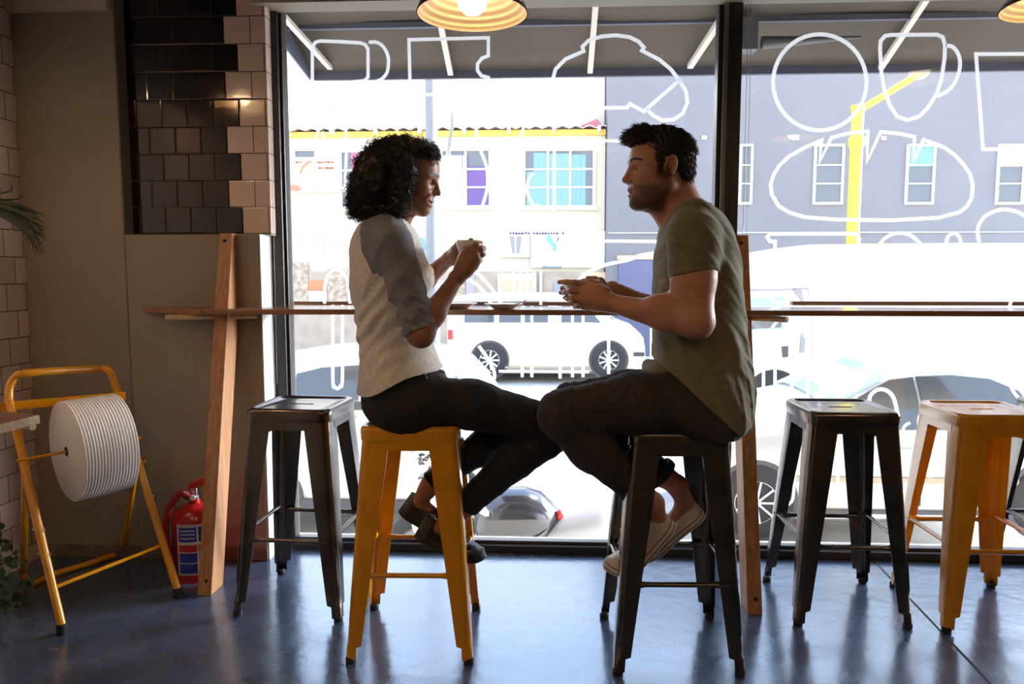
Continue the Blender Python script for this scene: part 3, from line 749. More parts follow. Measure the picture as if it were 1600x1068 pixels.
M['cur_white'] = mat('white_curtain', (.46, .50, .56), .8)
M['cur_purple'] = mat('purple_curtain', (.13, .08, .24), .8)
M['cur_blue'] = mat('light_blue_curtain', (.17, .31, .46), .8)
M['cur_pink'] = mat('pink_curtain', (.42, .15, .24), .8)
M['canvas'] = mat('dark_awning_canvas', (.058, .044, .033), .85, var=.15, vscale=2)
M['canvas_b'] = mat('blue_grey_awning_band', (.055, .06, .09), .7)
M['rib'] = mat('pale_awning_steel', (.55, .50, .44), .5)
M['galv'] = mat('galvanised_steel_pole', (.17, .18, .20), .65, var=.15, vscale=6)
M['pole_y'] = mat('yellow_pole_paint', (.90, .66, .04), .45)
M['car_white'] = mat('white_car_paint', (.60, .575, .51), .25, coat=.8)
M['car_silver'] = mat('silver_car_paint', (.62, .61, .57), .22, coat=.8, metal=.15)
M['car_glass'] = mat('dark_car_glass', (.045, .055, .06), .05, coat=.6)
M['screen'] = mat('windscreen_painted_blue_reflection', (.22, .36, .46), .08, coat=.6)  # blue sky reflection is painted into the glass colour
M['tyre'] = mat('black_tyre', (.018, .018, .019), .75)
M['rim'] = mat('alloy_rim', (.62, .62, .62), .3, metal=.6)
M['trim_dark'] = mat('dark_plastic_trim', (.05, .05, .055), .5)
M['trim_tan'] = mat('tan_rubbing_strip', (.36, .29, .20), .5)
M['tail'] = mat('red_tail_lamp', (.65, .03, .03), .2)
M['lampglass'] = mat('clear_lamp_glass', (.75, .78, .80), .08)
M['black_plastic'] = mat('glossy_black_fairing', (.022, .022, .026), .16, coat=.7)
M['orange_p'] = mat('orange_sign_paint', (.55, .18, .08), .6)
M['brown_p'] = mat('brown_sign_paint', (.32, .17, .10), .6)
M['tan_p'] = mat('tan_sign_paint', (.80, .55, .28), .6)
M['grey_p'] = mat('grey_sign_paint', (.24, .24, .25), .6)
M['skyblue_p'] = mat('sky_blue_sign_paint', (.16, .36, .52), .6)

struct('street', MB().box((-30, YG+.14, ZG-.2), (34, 60, ZG)), M['asphalt'])
ky = 14.9
struct('pavement', MB().box((-30, ky, ZG), (34, 17.6, ZG+.12)), M['pave'])
struct('pavement', MB().box((-30, YG+.14, ZG), (34, 4.95, ZG+.06)), M['pave'])

def rect(px0, px1, py0, py1, Y):
    a = W(px0, py0, Y); b = W(px1, py1, Y); c = W(px0, py1, Y); d = W(px1, py0, Y)
    return (a.x+c.x)/2, (b.x+d.x)/2, (b.z+c.z)/2, (a.z+d.z)/2
def corr(x0, x1, z0, z1, Y, waves, amp=.03):
    m = MB(); n = waves*8; vs = []
    for i in range(n+1):
        x = x0+(x1-x0)*i/n; y = Y+amp*math.sin(2*math.pi*waves*i/n); vs += [(x, y, z0), (x, y, z1)]
    m.add(vs, [(2*i, 2*i+2, 2*i+3, 2*i+1) for i in range(n)]); return m
def facade_window(par, px0, px1, py0, py1, Y, cols, rows, curtains, sill=True, fw=.07):
    x0, x1, z0, z1 = rect(px0, px1, py0, py1, Y)
    f = MB()
    f.box((x0-fw, Y-.05, z0-fw), (x0, Y+.02, z1+fw)); f.box((x1, Y-.05, z0-fw), (x1+fw, Y+.02, z1+fw))
    f.box((x0, Y-.05, z1), (x1, Y+.02, z1+fw)); f.box((x0, Y-.05, z0-fw), (x1, Y+.02, z0))
    for i in range(1, cols):
        x = x0+(x1-x0)*i/cols; f.box((x-fw*.35, Y-.045, z0), (x+fw*.35, Y+.0, z1))
    for j in range(1, rows):
        z = z0+(z1-z0)*j/rows; f.box((x0, Y-.042, z-fw*.3), (x1, Y-.002, z+fw*.3))
    if sill: f.box((x0-fw*1.6, Y-.12, z0-fw*1.6), (x1+fw*1.6, Y+.0, z0-fw))
    w = build('window', f, M['white_p'], par)
    build('pane', MB().box((x0, Y-.012, z0), (x1, Y-.004, z1)), M['pane'], w)
    for (u0, u1, v0_, v1_, mt) in curtains:
        build('curtain', corr(x0+(x1-x0)*u0, x0+(x1-x0)*u1, z0+(z1-z0)*v0_, z0+(z1-z0)*v1_, Y-.026, max(2, int(6*(u1-u0)+2)), .008), M[mt], w)
    return w
# cream building ------------------------------------------------------
YC = 17.6
x0, x1, z0, z1 = rect(380, 948, 205, 600, YC)
cb = thing('building', 'cream two-storey building with yellow fascia and curtained windows across the street', 'building', (x0+3, YC+2, ZG))
XC0 = x0-9; XC1 = W(948.5, 300, 17.2).x-.02; ze = W(700, 205, YC).z
build('wall', MB().box((XC0, YC, ZG), (XC1, YC+6, ze)), M['cream_f'], cb)
zf = W(700, 212, YC).z
build('fascia', MB().box((XC0, YC-.10, zf-.02), (XC1, YC, zf+.10)), M['yellow_f'], cb)
# corrugated roof sheet sloping up
rm = MB(); nw = 230; vs = []; fs_ = []
for i in range(nw+1):
    x = XC0+(XC1-XC0)*i/nw; dz = .03*math.sin(i*math.pi*.5)
    vs += [(x, YC-.28, zf+.13+dz), (x, YC+6.5, zf+.9+dz)]
rm.add(vs, [(2*i, 2*i+2, 2*i+3, 2*i+1) for i in range(nw)]); build('roof', rm, M['roof_metal'], cb, solid=.02)
# raised parapet end wall and maroon ridge at its right end
a = W(888, 195, YC); b_ = W(944, 118, YC)
build('parapet', MB().prism([(W(905,205,YC+.3).x, zf+.12), (W(930,120,YC+.3).x, W(930,110,YC+.3).z), (XC1-.01, W(945,110,YC+.3).z), (XC1-.01, zf+.12)], YC+.3, YC+.6, 'y'), M['cream_f'], cb)
build('ridge_cap', MB().prism([(W(905,200,YC).x, W(905,200,YC).z), (W(932,190,YC).x, W(932,188,YC).z), (W(942,201,YC).x, W(942,201,YC).z)], YC-.2, YC+.1, 'y'), mat('maroon_ridge', (.35,.10,.14), .6), cb)
facade_window(cb, 692, 764, 236, 321, YC, 2, 3, [(0, .5, 0, .92, 'cur_white'), (.5, 1, 0, .72, 'cur_purple'), (.42, .56, .66, .92, 'cur_purple')])
facade_window(cb, 821, 926, 236, 321, YC, 3, 3, [(.02, .33, 0, .62, 'cur_blue'), (.12, .36, .6, .97, 'cur_blue'), (.34, .66, 0, .95, 'cur_blue'), (.67, .90, 0, .93, 'cur_blue')])
facade_window(cb, 535, 640, 238, 322, YC, 3, 3, [(.14, .66, 0, 1, 'cur_pink'), (.66, 1, .1, .9, 'cur_white')])
facade_window(cb, 462, 492, 236, 246, YC, 1, 1, [], sill=False)
def flat(par, name, pts, Y, m, th=.02):
    P = [W(px, py, Y) for px, py in pts]; return build(name, MB().prism([(p.x, p.z) for p in P], Y-th, Y, 'y'), m, par)
# gutter brackets
gb = MB()
for k in range(16):
    x = XC0+2+(XC1-XC0-2.2)*k/15; gb.box((x, YC-.32, zf+.02), (x+.07, YC-.1, zf+.14))
build('gutter_bracket', gb, M['white_p'], cb)
# shallow canopy over the shopfronts, shopfront wall, doors and openings
x0, x1, z0, z1 = rect(446, 946, 424, 600, YC-.06)
build('shopfront', MB().box((XC0, YC-.08, ZG), (XC1-.02, YC, z1)), M['beige_f'], cb)
def openp(px0, px1, py0, py1, m, nm, Y=YC-.08, th=.03):
    x0, x1, z0, z1 = rect(px0, px1, py0, py1, Y); return build(nm, MB().box((x0, Y-th, z0), (x1, Y, z1)), m, cb)
grid_m = mat('tan_security_grille', (.45,.37,.28), .7, var=.5, vscale=9)
openp(458, 482, 410, 470, grid_m, 'grille'); openp(512, 560, 420, 470, grid_m, 'grille')
openp(483, 511, 438, 453, M['orange_p'], 'painted_panel'); openp(483, 511, 454, 475, M['white_p'], 'painted_panel')
openp(778, 838, 427, 466, M['white_p'], 'door_surround', th=.06); openp(784, 832, 437, 464, mat('tan_shop_door', (.50,.40,.27), .6), 'shop_door', th=.09)
openp(728, 742, 426, 470, mat('mauve_grey_door', (.33,.30,.36), .6), 'shop_door'); openp(712, 727, 440, 470, grid_m, 'grille')
openp(866, 880, 440, 466, mat('blue_grey_door', (.28,.30,.38), .6), 'shop_door'); openp(842, 848, 427, 470, M['grey_p'], 'door_surround')
openp(908, 946, 425, 462, mat('peach_wall_panel', (.80,.52,.32), .7), 'painted_panel')
# thin railing lines of the upper band
rb = MB()
for py in (364, 376, 391):
    a = W(452, py, YC-.5); b = W(742, py+.5, YC-.5); rb.tube([a, b], .012, 6)
for px in (470, 506, 507, 560, 620, 738):
    rb.tube([W(px, 364, YC-.5), W(px, 398, YC-.5)], .012, 6)
for px in (470, 500, 528): rb.tube([W(px, 364, YC-.5), W(px-12, 376, YC-.9)], .01, 6)
build('railing', rb, mat('rusty_railing', (.40,.33,.25), .7), cb)
# painted sign boards on the facade
def sign(label, rectpx, Y, m, group=None):
    x0, x1, z0, z1 = rect(*rectpx, Y); c = thing('sign_board', label, 'sign', ((x0+x1)/2, Y, z0), group)
    build('board', MB().box((x0, Y-.03, z0), (x1, Y, z1)), m, c); return c
s1 = sign('white sign board with a painted flying bird, far left of cream building', (452, 533, 247, 301), YC-.05, M['white_p'])
flat(s1, 'painted_wing', [(452,251),(458,256),(464,266),(466,280),(469,286),(466,294),(460,296),(457,284),(453,268)], YC-.083, M['tan_p'])
flat(s1, 'painted_wing', [(468,271),(472,260),(480,252),(488,250),(484,260),(478,270),(474,273)], YC-.083, M['brown_p'])
flat(s1, 'painted_wing', [(471,272),(474,264),(482,256),(486,254),(482,262),(476,272)], YC-.105, M['tan_p'], .01)
flat(s1, 'painted_body', [(452,290),(458,288),(466,290),(472,295),(465,299),(452,297)], YC-.105, M['brown_p'], .01)
def strokes(par, px0, px1, py, n, h, Y, m, name='lettering'):
    """too small to read in the photo: row of letter-like painted strokes"""
    b = MB(); rnd = random.Random(int(px0+py))
    for i in range(n):
        c = px0+(px1-px0)*(i+.5)/n; w = (px1-px0)/n*.32
        P = [W(c-w, py+h, Y), W(c-w*.2, py-h, Y), W(c+w*.3, py+h, Y), W(c+w, py-h, Y)]
        if rnd.random() < .5: P = [W(c-w, py-h, Y), W(c+w, py-h*rnd.random(), Y), W(c-w*.5, py+h, Y)]
        for a, b2 in zip(P[:-1], P[1:]): b.bar(a, b2, .025, .02, up=(0,-1,0))
    return build(name, b, m, par)
strokes(s1, 496, 527, 253.5, 8, 1.4, YC-.09, M['orange_p']); strokes(s1, 494, 521, 262.5, 7, 1.4, YC-.09, M['orange_p']); strokes(s1, 462, 472, 253.5, 3, 1.3, YC-.09, M['orange_p'])
s2_ = sign('white sign board with a grey tapered bucket and painted lettering', (778, 828, 361, 402), YC-.05, M['white_p'])
flat(s2_, 'painted_bucket', [(796,368.5),(815,368.5),(811.5,395.5),(801,395.5)], YC-.085, M['grey_p'])
flat(s2_, 'painted_highlight', [(804,368.5),(807,368.5),(806.5,395.5),(804.5,395.5)], YC-.1, mat('pale_grey_sign_paint', (.6,.6,.6), .6), .01)
strokes(s2_, 795, 828, 364.5, 7, 1.2, YC-.09, M['blue_dark'])
s3_ = sign('white sign board with a blue bird, beside the blue-grey building', (829, 945, 361, 418), YC-.05, M['white_p'])
flat(s3_, 'painted_bird', [(854,367),(860,367),(864,377),(870,383),(869,388),(868,393),(863,390),(864,386),(857,379),(854,373)], YC-.085, M['skyblue_p'])
flat(s3_, 'painted_bird', [(871,371),(874,369),(872,376),(870,377)], YC-.085, M['blue_dark'])
flat(s3_, 'painted_frame', [(841,411),(848,389),(849.5,389),(843,410),(888,410),(884,392),(885.5,392),(890,411)], YC-.085, mat('pale_grey_line', (.62,.60,.60), .6))
strokes(s3_, 832, 882, 364.5, 11, 1.2, YC-.09, M['blue_dark']); strokes(s3_, 846, 878, 417, 9, .8, YC-.09, M['skyblue_p'])
c8 = W(656, 394, YC-.1); b8 = MB()
for dz, rr in ((.18, .13), (-.12, .17)): b8.tube([(c8.x+rr*math.cos(a), YC-.1, c8.z+dz+rr*math.sin(a)) for a in [2*math.pi*i/20 for i in range(20)]], .05, 6, closed=True)
build('house_number', b8, M['skyblue_p'], cb)
# blue-grey building -----------------------------------------------------
YB2 = 17.2
bb = thing('building', 'large blue-grey building with narrow white-framed windows behind the truck', 'building', (W(1270,400,YB2).x, YB2+2, ZG))
XB0 = W(948.5, 300, YB2).x
build('wall', MB().box((XB0, YB2, ZG), (XB0+12.5, YB2+6, 6.9)), M['blue_f'], bb)
for (a, b, fl) in ((1158, 1172, 0), (1274, 1314, 1), (1418, 1456, 1), (1560, 1596, 1)):
    facade_window(bb, a, b, 229, 316, YB2, 1, 3, [(.0, 1, .64, 1, 'cur_white')] if a == 1560 else ([(0, 1, .64, 1, 'cur_blue')] if a == 1418 else []), sill=False, fw=.05)
for (px, py) in ((1244, 216), (1380, 216), (1100, 215)):
    x0, x1, z0, z1 = rect(px-4, px+4, py-3, py+3, YB2); build('air_brick', MB().box((x0, YB2-.03, z0), (x1, YB2, z1)), mat('terracotta_air_brick', (.50,.38,.38), .8), bb)
x0, x1, z0, z1 = rect(950, 1600, 362, 364, YB2); build('string_course', MB().box((x0, YB2-.03, z0), (XB0+12.4, YB2, z1)), mat('darker_blue_line', (.40,.43,.56), .8), bb)
x0, x1, z0, z1 = rect(966, 1032, 405, 560, YB2); build('entrance', MB().box((x0, YB2-.05, ZG), (x1, YB2, z1)), M['blue_dark'], bb)
x0, x1, z0, z1 = rect(964, 1034, 399, 405, YB2); build('lintel', MB().box((x0, YB2-.08, z0), (x1, YB2, z1)), M['tan_p'], bb)
x0, x1, z0, z1 = rect(1164, 1184, 402, 470, YB2); build('entrance', MB().box((x0, YB2-.05, ZG), (x1+2, YB2, z1)), M['beige_f'], bb)
# poles --------------------------------------------------------------------
yp = 9.4; a = W(675, 300, yp); r0 = abs(W(684.5,300,yp).x-W(665.5,300,yp).x)/2
gp = thing('lamp_post', 'grey galvanised lamp post on the street behind the woman', 'lamp post', (a.x, yp, ZG))
build('pole', MB().lathe([(r0*1.5, 0), (r0*1.45, .5), (r0*1.15, .55), (r0, 3.2), (r0*.9, 6.8), (0, 6.8)], (a.x, yp, ZG), 24), M['galv'], gp, smooth=40)
build('lamp_arm', MB().tube(smooth_path([(a.x, yp, ZG+6.6), (a.x+.2, yp-.1, ZG+7.0), (a.x+1.2, yp-.3, ZG+7.2)]), .05, 10), M['galv'], gp, smooth=True)
yp = 12.7; t0 = W(1341, 165, yp); r0 = abs(W(1349,200,yp).x-W(1332,200,yp).x)/2
a = W(1337, 300, yp)
yy = thing('lamp_post', 'bright yellow street lamp post in front of the blue-grey building', 'lamp post', (t0.x, yp, ZG))
zt2 = t0.z-ZG; zc = W(1337, 220, yp).z-ZG
build('pole', MB().lathe([(r0*1.5, 0), (r0*1.2, .4), (r0*1.12, zc-.12), (r0*1.5, zc-.06), (r0*1.5, zc+.04), (r0, zc+.10), (r0*1.12, zt2-.1), (r0*1.3, zt2), (0, zt2+.03)], (t0.x, yp, ZG), 24), M['pole_y'], yy, smooth=40)
build('lamp_arm', MB().tube([t0+Vector((-.05,0,-.12)), W(1440, 113, yp), W(1500, 78, yp)], r0*.62, 12), M['pole_y'], yy, smooth=40)
build('lamp_head', MB().ball(W(1525, 64, yp), (.32, .14, .09)), M['galv'], yy, smooth=True)

# vehicles -----------------------------------------------------------------------
def vehicle(label, cat, st, Y, width, paint, wheels, glasspanes, screens, name='car', inset=.17, extra=None, group=None):
    """st: stations (px, py bottom, py belt, py roof edge) on the near side plane Y"""
    S = []
    for (px, pb, pl, pt) in st:
        x = W(px, (pb+pl)/2, Y).x; S.append((x, W(px, pb, Y).z, W(px, pl, Y).z, W(px, pt, Y).z))
    x_m = sum(s[0] for s in S)/len(S); w = width/2; yc = Y+w
    t = thing(name, label, cat, (x_m, yc, ZG), group)
    rs = []
    def ins(zb, zt): return .03+min(1, max(0, (zt-zb))/.45)*inset
    for i, (x, zb, zl, zt) in enumerate(S):
        e = .0
        k = 1-.10*(i in (0, len(S)-1))-.03*(i in (1, len(S)-2)); ww = w*k; ii = ins(zl, zt); h = zt-zl
        half = [(-ww*.86, zb), (-ww*.97, zb+.05), (-ww, zb+(zl-zb)*.35), (-ww*1.0, zb+(zl-zb)*.7), (-ww*.985, zl-.02), (-ww*.965, zl+.0), (-(ww-ii)*.995, zl+h*.88), (-(ww-ii)*.93, zl+h*.99), (-(ww-ii)*.5, zt+.035), (0, zt+.045)]
        full = half+[(-y, z) for y, z in half[-2::-1]]
        rs.append([(x, yc+y, z) for y, z in full])
    m = MB(); m.rings(rs); body = build('body', m, paint, t, smooth=35)
    def interp(x):
        for i in range(len(S)-1):
            if S[i][0] <= x <= S[i+1][0]:
                f = (x-S[i][0])/(S[i+1][0]-S[i][0]); return [S[i][j]+(S[i+1][j]-S[i][j])*f for j in range(4)]
        return S[0] if x < S[0][0] else S[-1]
    def sidey(x, z):
        _, zb, zl, zt = interp(x); ii = ins(zl, zt); f = max(0, min(1, (z-zl)/max(.001, (zt-zl)*.88)))
        return Y+w*.035+(ii-w*.03)*f
    for poly in glasspanes:
        for far in (0, 1):
            P = []
            for px, py in poly:
                p = W(px, py, Y+.08); yy_ = sidey(p.x, p.z)-.016; P.append((p.x, yy_ if not far else 2*yc-yy_, p.z))
            n = len(P); cx = sum(p[0] for p in P)/n; cy = sum(p[1] for p in P)/n; cz = sum(p[2] for p in P)/n
            b = MB(); dy = .02 if not far else -.02
            b.add(P+[(x, y+dy, z) for x, y, z in P], [tuple(range(n)), tuple(range(n, 2*n))[::-1]]+[(i, (i+1) % n, n+(i+1) % n, n+i) for i in range(n)])
            build('side_window', b, M['car_glass'], t)
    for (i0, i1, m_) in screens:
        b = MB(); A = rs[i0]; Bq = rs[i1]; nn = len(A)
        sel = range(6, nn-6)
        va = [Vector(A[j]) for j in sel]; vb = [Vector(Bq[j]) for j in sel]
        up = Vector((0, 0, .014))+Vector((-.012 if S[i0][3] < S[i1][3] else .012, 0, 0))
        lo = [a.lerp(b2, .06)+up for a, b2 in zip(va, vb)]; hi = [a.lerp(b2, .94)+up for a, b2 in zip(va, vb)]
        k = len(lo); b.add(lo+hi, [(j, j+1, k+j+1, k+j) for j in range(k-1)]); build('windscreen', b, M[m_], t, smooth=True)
    for (px, py, r) in wheels:
        p = W(px, py, Y); r = r*(Y-0)/F
        for far in (0, 1):
            yo = Y-.012 if not far else 2*yc-Y+.012; sg = 1 if not far else -1
            arch = MB(); arch.lathe([(0, 0), (r*1.13, 0), (r*1.13, .02*sg), (0, .02*sg)], (p.x, yo+.004*sg, p.z), 28, 'y'); build('wheel_arch', arch, M['trim_dark'], t)
            wh = MB(); wh.lathe([(r*.62, -.018*sg), (r*.92, -.02*sg), (r, -.005*sg), (r, .15*sg), (r*.9, .17*sg), (0, .17*sg)], (p.x, yo, p.z), 36, 'y'); tw = build('wheel', wh, M['tyre'], t, smooth=40)
            rm_ = MB(); rm_.lathe([(r*.62, -.012*sg), (r*.56, -.02*sg), (r*.52, .02*sg), (0, .02*sg)], (p.x, yo, p.z), 32, 'y')
            for k in range(9):
                a = 2*math.pi*k/9; rm_.bar((p.x, yo-.012*sg, p.z), (p.x+math.cos(a)*r*.57, yo-.016*sg, p.z+math.sin(a)*r*.57), .014 if Y < 8 else .03, r*.12, up=(0,1,0))
            rm_.lathe([(0, -.026*sg), (r*.13, -.022*sg), (r*.15, 0)], (p.x, yo, p.z), 16, 'y')
            build('rim', rm_, M['rim'], tw, smooth=30)
    return t, S, yc, sidey
def onside(t, nm, px0, px1, py0, py1, Y, m, off=-.02, bev=0.004):
    x0, x1, z0, z1 = rect(px0, px1, py0, py1, Y); return build(nm, MB().box((x0, Y+off, z0), (x1, Y+off+.04, z1)), m, t, bevel=bev)
YV = 5.45
rc_, S, yc, sy = vehicle('silver hatchback parked outside, behind the stools on the right', 'car',
    [(1088, 800, 742, 725), (1100, 815, 722, 700), (1130, 820, 700, 682), (1180, 820, 684, 668), (1240, 820, 674, 655), (1290, 822, 670, 645), (1345, 822, 670, 608), (1400, 822, 671, 588), (1480, 822, 672, 580), (1560, 822, 672, 586), (1615, 822, 671, 602), (1665, 820, 674, 648), (1695, 812, 690, 678)],
    YV, 1.50, M['car_silver'], [(1180, 783, 59), (1640, 783, 59)],
    [[(1322, 668), (1345, 622), (1400, 596), (1438, 592), (1438, 668)], [(1444, 668), (1444, 591), (1500, 589), (1560, 595), (1600, 612), (1618, 640), (1600, 668)]],
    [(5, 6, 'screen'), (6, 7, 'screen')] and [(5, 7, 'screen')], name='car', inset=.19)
onside(rc_, 'rubbing_strip', 1225, 1590, 745, 754, YV, M['trim_tan'])
onside(rc_, 'sill_trim', 1235, 1590, 797, 803, YV, M['trim_dark'], off=-.012)
for px in (1412, 1585): onside(rc_, 'door_handle', px-14, px+14, 700, 706, YV, M['car_silver'], off=-.04, bev=.008)
onside(rc_, 'door_seam', 1439, 1441, 674, 790, YV, M['trim_dark'], off=-.004, bev=0)
build('door_mirror', MB().ball(W(1312, 664, YV-.1), (.09, .08, .055)), M['car_silver'], rc_, smooth=True)
wp_ = MB(); wp_.tube([W(1180, 655, 6.1), W(1240, 652, 5.95), W(1270, 640, 5.9)], .008, 6); build('wiper', wp_, M['trim_dark'], rc_)
lc_, S, yc, sy = vehicle('white hatchback parked outside, behind the woman and the left stool', 'car',
    [(330, 790, 640, 625), (345, 800, 630, 612), (372, 802, 627, 592), (400, 802, 626, 576), (460, 802, 626, 566), (530, 802, 626, 561), (600, 802, 626, 560), (660, 802, 628, 566), (705, 802, 634, 584), (745, 800, 648, 628), (766, 790, 668, 655), (772, 785, 690, 680)],
    YV, 1.55, M['car_white'], [(420, 775, 50), (700, 775, 50)],
    [[(462, 622), (462, 584), (500, 575), (562, 571), (562, 622)], [(568, 622), (568, 571), (640, 574), (676, 590), (690, 622)]],
    [(8, 9, 'screen')], name='car', inset=.17)
onside(lc_, 'rubbing_strip', 440, 760, 628, 640, YV, M['trim_dark'], off=-.014)
onside(lc_, 'sill_trim', 455, 680, 780, 800, YV, M['trim_dark'], off=-.012)
onside(lc_, 'tail_lamp', 750, 772, 672, 686, YV+.05, M['tail'], off=-.06, bev=.01)
onside(lc_, 'door_handle', 535, 556, 648, 653, YV, M['car_white'], off=-.04, bev=.008)
YN = 13.6
vn, S, yc, sy = vehicle('white van with dark windows parked across the street between the couple', 'van',
    [(698, 578, 506, 480), (706, 582, 505, 468), (740, 584, 505, 463), (830, 584, 505, 462), (900, 584, 505, 463), (925, 584, 505, 468), (962, 584, 510, 503), (990, 582, 520, 513), (1006, 578, 536, 528), (1009, 572, 548, 543)],
    YN, 1.8, M['car_white'], [(951, 562, 27.5), (765, 562, 27.5)],
    [[(726, 503), (726, 472), (772, 471), (772, 503)], [(780, 503), (780, 471), (815, 470), (815, 503)], [(820, 503), (820, 470), (856, 470), (856, 503)], [(872, 503), (872, 471), (905, 472), (925, 488), (938, 503)]],
    [(5, 6, 'screen')], name='van', inset=.14)
onside(vn, 'running_board', 780, 920, 577, 581, YN, M['white_p'], off=-.12); onside(vn, 'tan_sill_strip', 778, 922, 572, 576, YN, M['trim_tan'], off=-.02)  # running board with a tan strip along the sill
onside(vn, 'tail_lamp', 700, 707, 515, 530, YN, M['tail'], off=-.03); onside(vn, 'head_lamp', 978, 998, 523, 534, YN, M['lampglass'], off=-.03, bev=.02); onside(vn, 'bumper_grille', 990, 1007, 550, 556, YN, M['trim_dark'], off=-.03)
YT2 = 9.9
# truck: rounded-front white box van
tk = thing('truck', 'big white truck parked across the street behind the silver hatchback', 'truck', (W(1450,500,YT2).x, YT2+1.1, ZG))
rs = []
for (px, pt) in ((1105, 462), (1118, 446), (1140, 428), (1165, 416), (1200, 399), (1235, 387), (1270, 381), (1400, 379), (1640, 378), (1900, 376)):
    x = W(px, 470, YT2).x; zt_ = W(px, pt, YT2).z; rs.append([(x, YT2+.1, -.45), (x, YT2, -.35), (x, YT2, zt_-.25), (x, YT2+.06, zt_-.08), (x, YT2+.25, zt_), (x, YT2+2.0, zt_), (x, YT2+2.2, zt_-.15), (x, YT2+2.2, -.4)])
m = MB(); m.rings(rs); build('body', m, M['car_white'], tk, smooth=35)
def tflat(nm, pts, m, th=.02, off=-.0): 
    P = [W(px, py, YT2) for px, py in pts]; return build(nm, MB().prism([(p.x, p.z) for p in P], YT2-th+off, YT2+.01+off, 'y'), m, tk)
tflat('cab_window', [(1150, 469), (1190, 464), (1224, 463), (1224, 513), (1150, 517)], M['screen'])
tflat('cab_window', [(1154, 494), (1220, 494), (1220, 511), (1154, 514)], M['car_glass'], th=.03)
tflat('air_deflector', [(1238, 451), (1252, 452), (1258, 480), (1252, 470), (1246, 462)], M['grey_p'])
tflat('air_deflector', [(1252, 520), (1258, 530), (1256, 550), (1249, 551), (1250, 535)], M['grey_p'])
tflat('roof_gutter', [(1140, 450), (1205, 452), (1262, 449), (1262, 451), (1205, 454), (1140, 453)], M['grey_p'])
tflat('body_seam', [(1262, 451), (1267, 470), (1269, 560), (1271, 560), (1269, 470), (1264, 450)], mat('seam_grey', (.45,.42,.38), .7))
tflat('door_handle', [(1221, 541), (1231, 540), (1231, 557), (1223, 558)], M['trim_dark'])
for px in (1210, 1640):
    p = W(px, 590, YT2); wh = MB(); wh.lathe([(0, 0), (.24, 0), (.36, -.02), (.38, .0), (.38, .22), (0, .22)], (p.x, YT2-.01, ZG+.38), 30, 'y'); build('wheel', wh, M['tyre'], tk, smooth=40)
build('chassis', MB().box((W(1120,500,YT2).x, YT2+.3, ZG+.25), (W(1890,500,YT2).x, YT2+1.9, -.36)), M['trim_dark'], tk)

# motorcycle close to the window -----------------------------------------------------
YM = 4.35
mc = thing('motorcycle', 'motorcycle with black fairing and chrome headlamp parked close outside the window', 'motorcycle', (W(780,800,YM).x, YM, ZG))
def lofty(nm, st, m, Y=YM, n=18, par=None):
    rs = []
    for (px, pyt, pyb, hw) in st:
        a = W(px, pyt, Y); b = W(px, pyb, Y); zc_ = (a.z+b.z)/2; hz_ = (a.z-b.z)/2
        rs.append([(a.x, Y+hw*math.cos(2*math.pi*j/n), zc_+hz_*math.sin(2*math.pi*j/n)) for j in range(n)])
    q = MB(); q.rings(rs); return build(nm, q, m, par or mc, smooth=60)
lofty('fairing', [(736, 800, 806, .03), (744, 785, 850, .10), (762, 770, 868, .15), (790, 761, 870, .18), (820, 760, 862, .19), (845, 768, 850, .17), (862, 782, 838, .12), (874, 798, 822, .06), (879, 806, 812, .02)], M['black_plastic'])
lofty('fairing_stripe', [(776, 843, 846, .10), (800, 833, 842, .188), (830, 826, 836, .196), (850, 815, 822, .17), (858, 808, 811, .12)], mat('silver_fairing_stripe', (.5,.5,.5), .3, metal=.5))
build('tail_lamp', MB().ball(W(875, 805, YM-.05), (.02, .03, .04)), M['tail'], mc, smooth=True)
lofty('saddle', [(835, 822, 848, .05), (860, 808, 852, .13), (890, 795, 850, .15), (930, 783, 848, .14), (958, 776, 842, .10), (970, 782, 830, .04)], mat('grey_scooter_seat', (.30,.30,.32), .45))
build('headlamp', MB().ball(W(659, 722, YM), (.085, .10, .085)), M['chrome'], mc, smooth=True)
build('headlamp_glass', MB().ball(W(650, 726, YM-.03), (.07, .08, .07)), M['lampglass'], mc, smooth=True)
m = MB(); m.tube(smooth_path([W(655, 690, YM-.3), W(672, 688, YM-.1), W(690, 694, YM), W(672, 688, YM+.1), W(655, 690, YM+.3)]), .012, 8); m.box(tuple(W(668, 706, YM)-Vector((.03,.05,0))), tuple(W(690, 688, YM)+Vector((.03,.05,0)))); build('handlebar', m, M['chrome'], mc, smooth=50)
m = MB(); m.tube(smooth_path([W(672, 690, YM-.1), W(668, 672, YM-.12), W(672, 662, YM-.12)]), .006, 6); m.ball(W(672, 657, YM-.12), (.05, .015, .035)); build('rear_mirror', m, M['chrome'], mc, smooth=True)
lofty('front_cowl', [(640, 765, 800, .03), (646, 750, 830, .09), (660, 748, 848, .12), (678, 752, 852, .12), (695, 765, 850, .10), (705, 790, 840, .04)], M['car_white'])
lofty('indicator', [(738, 786, 795, .02), (748, 786, 800, .03), (758, 792, 806, .03), (764, 799, 806, .015)], M['lampglass'], Y=YM-.15)
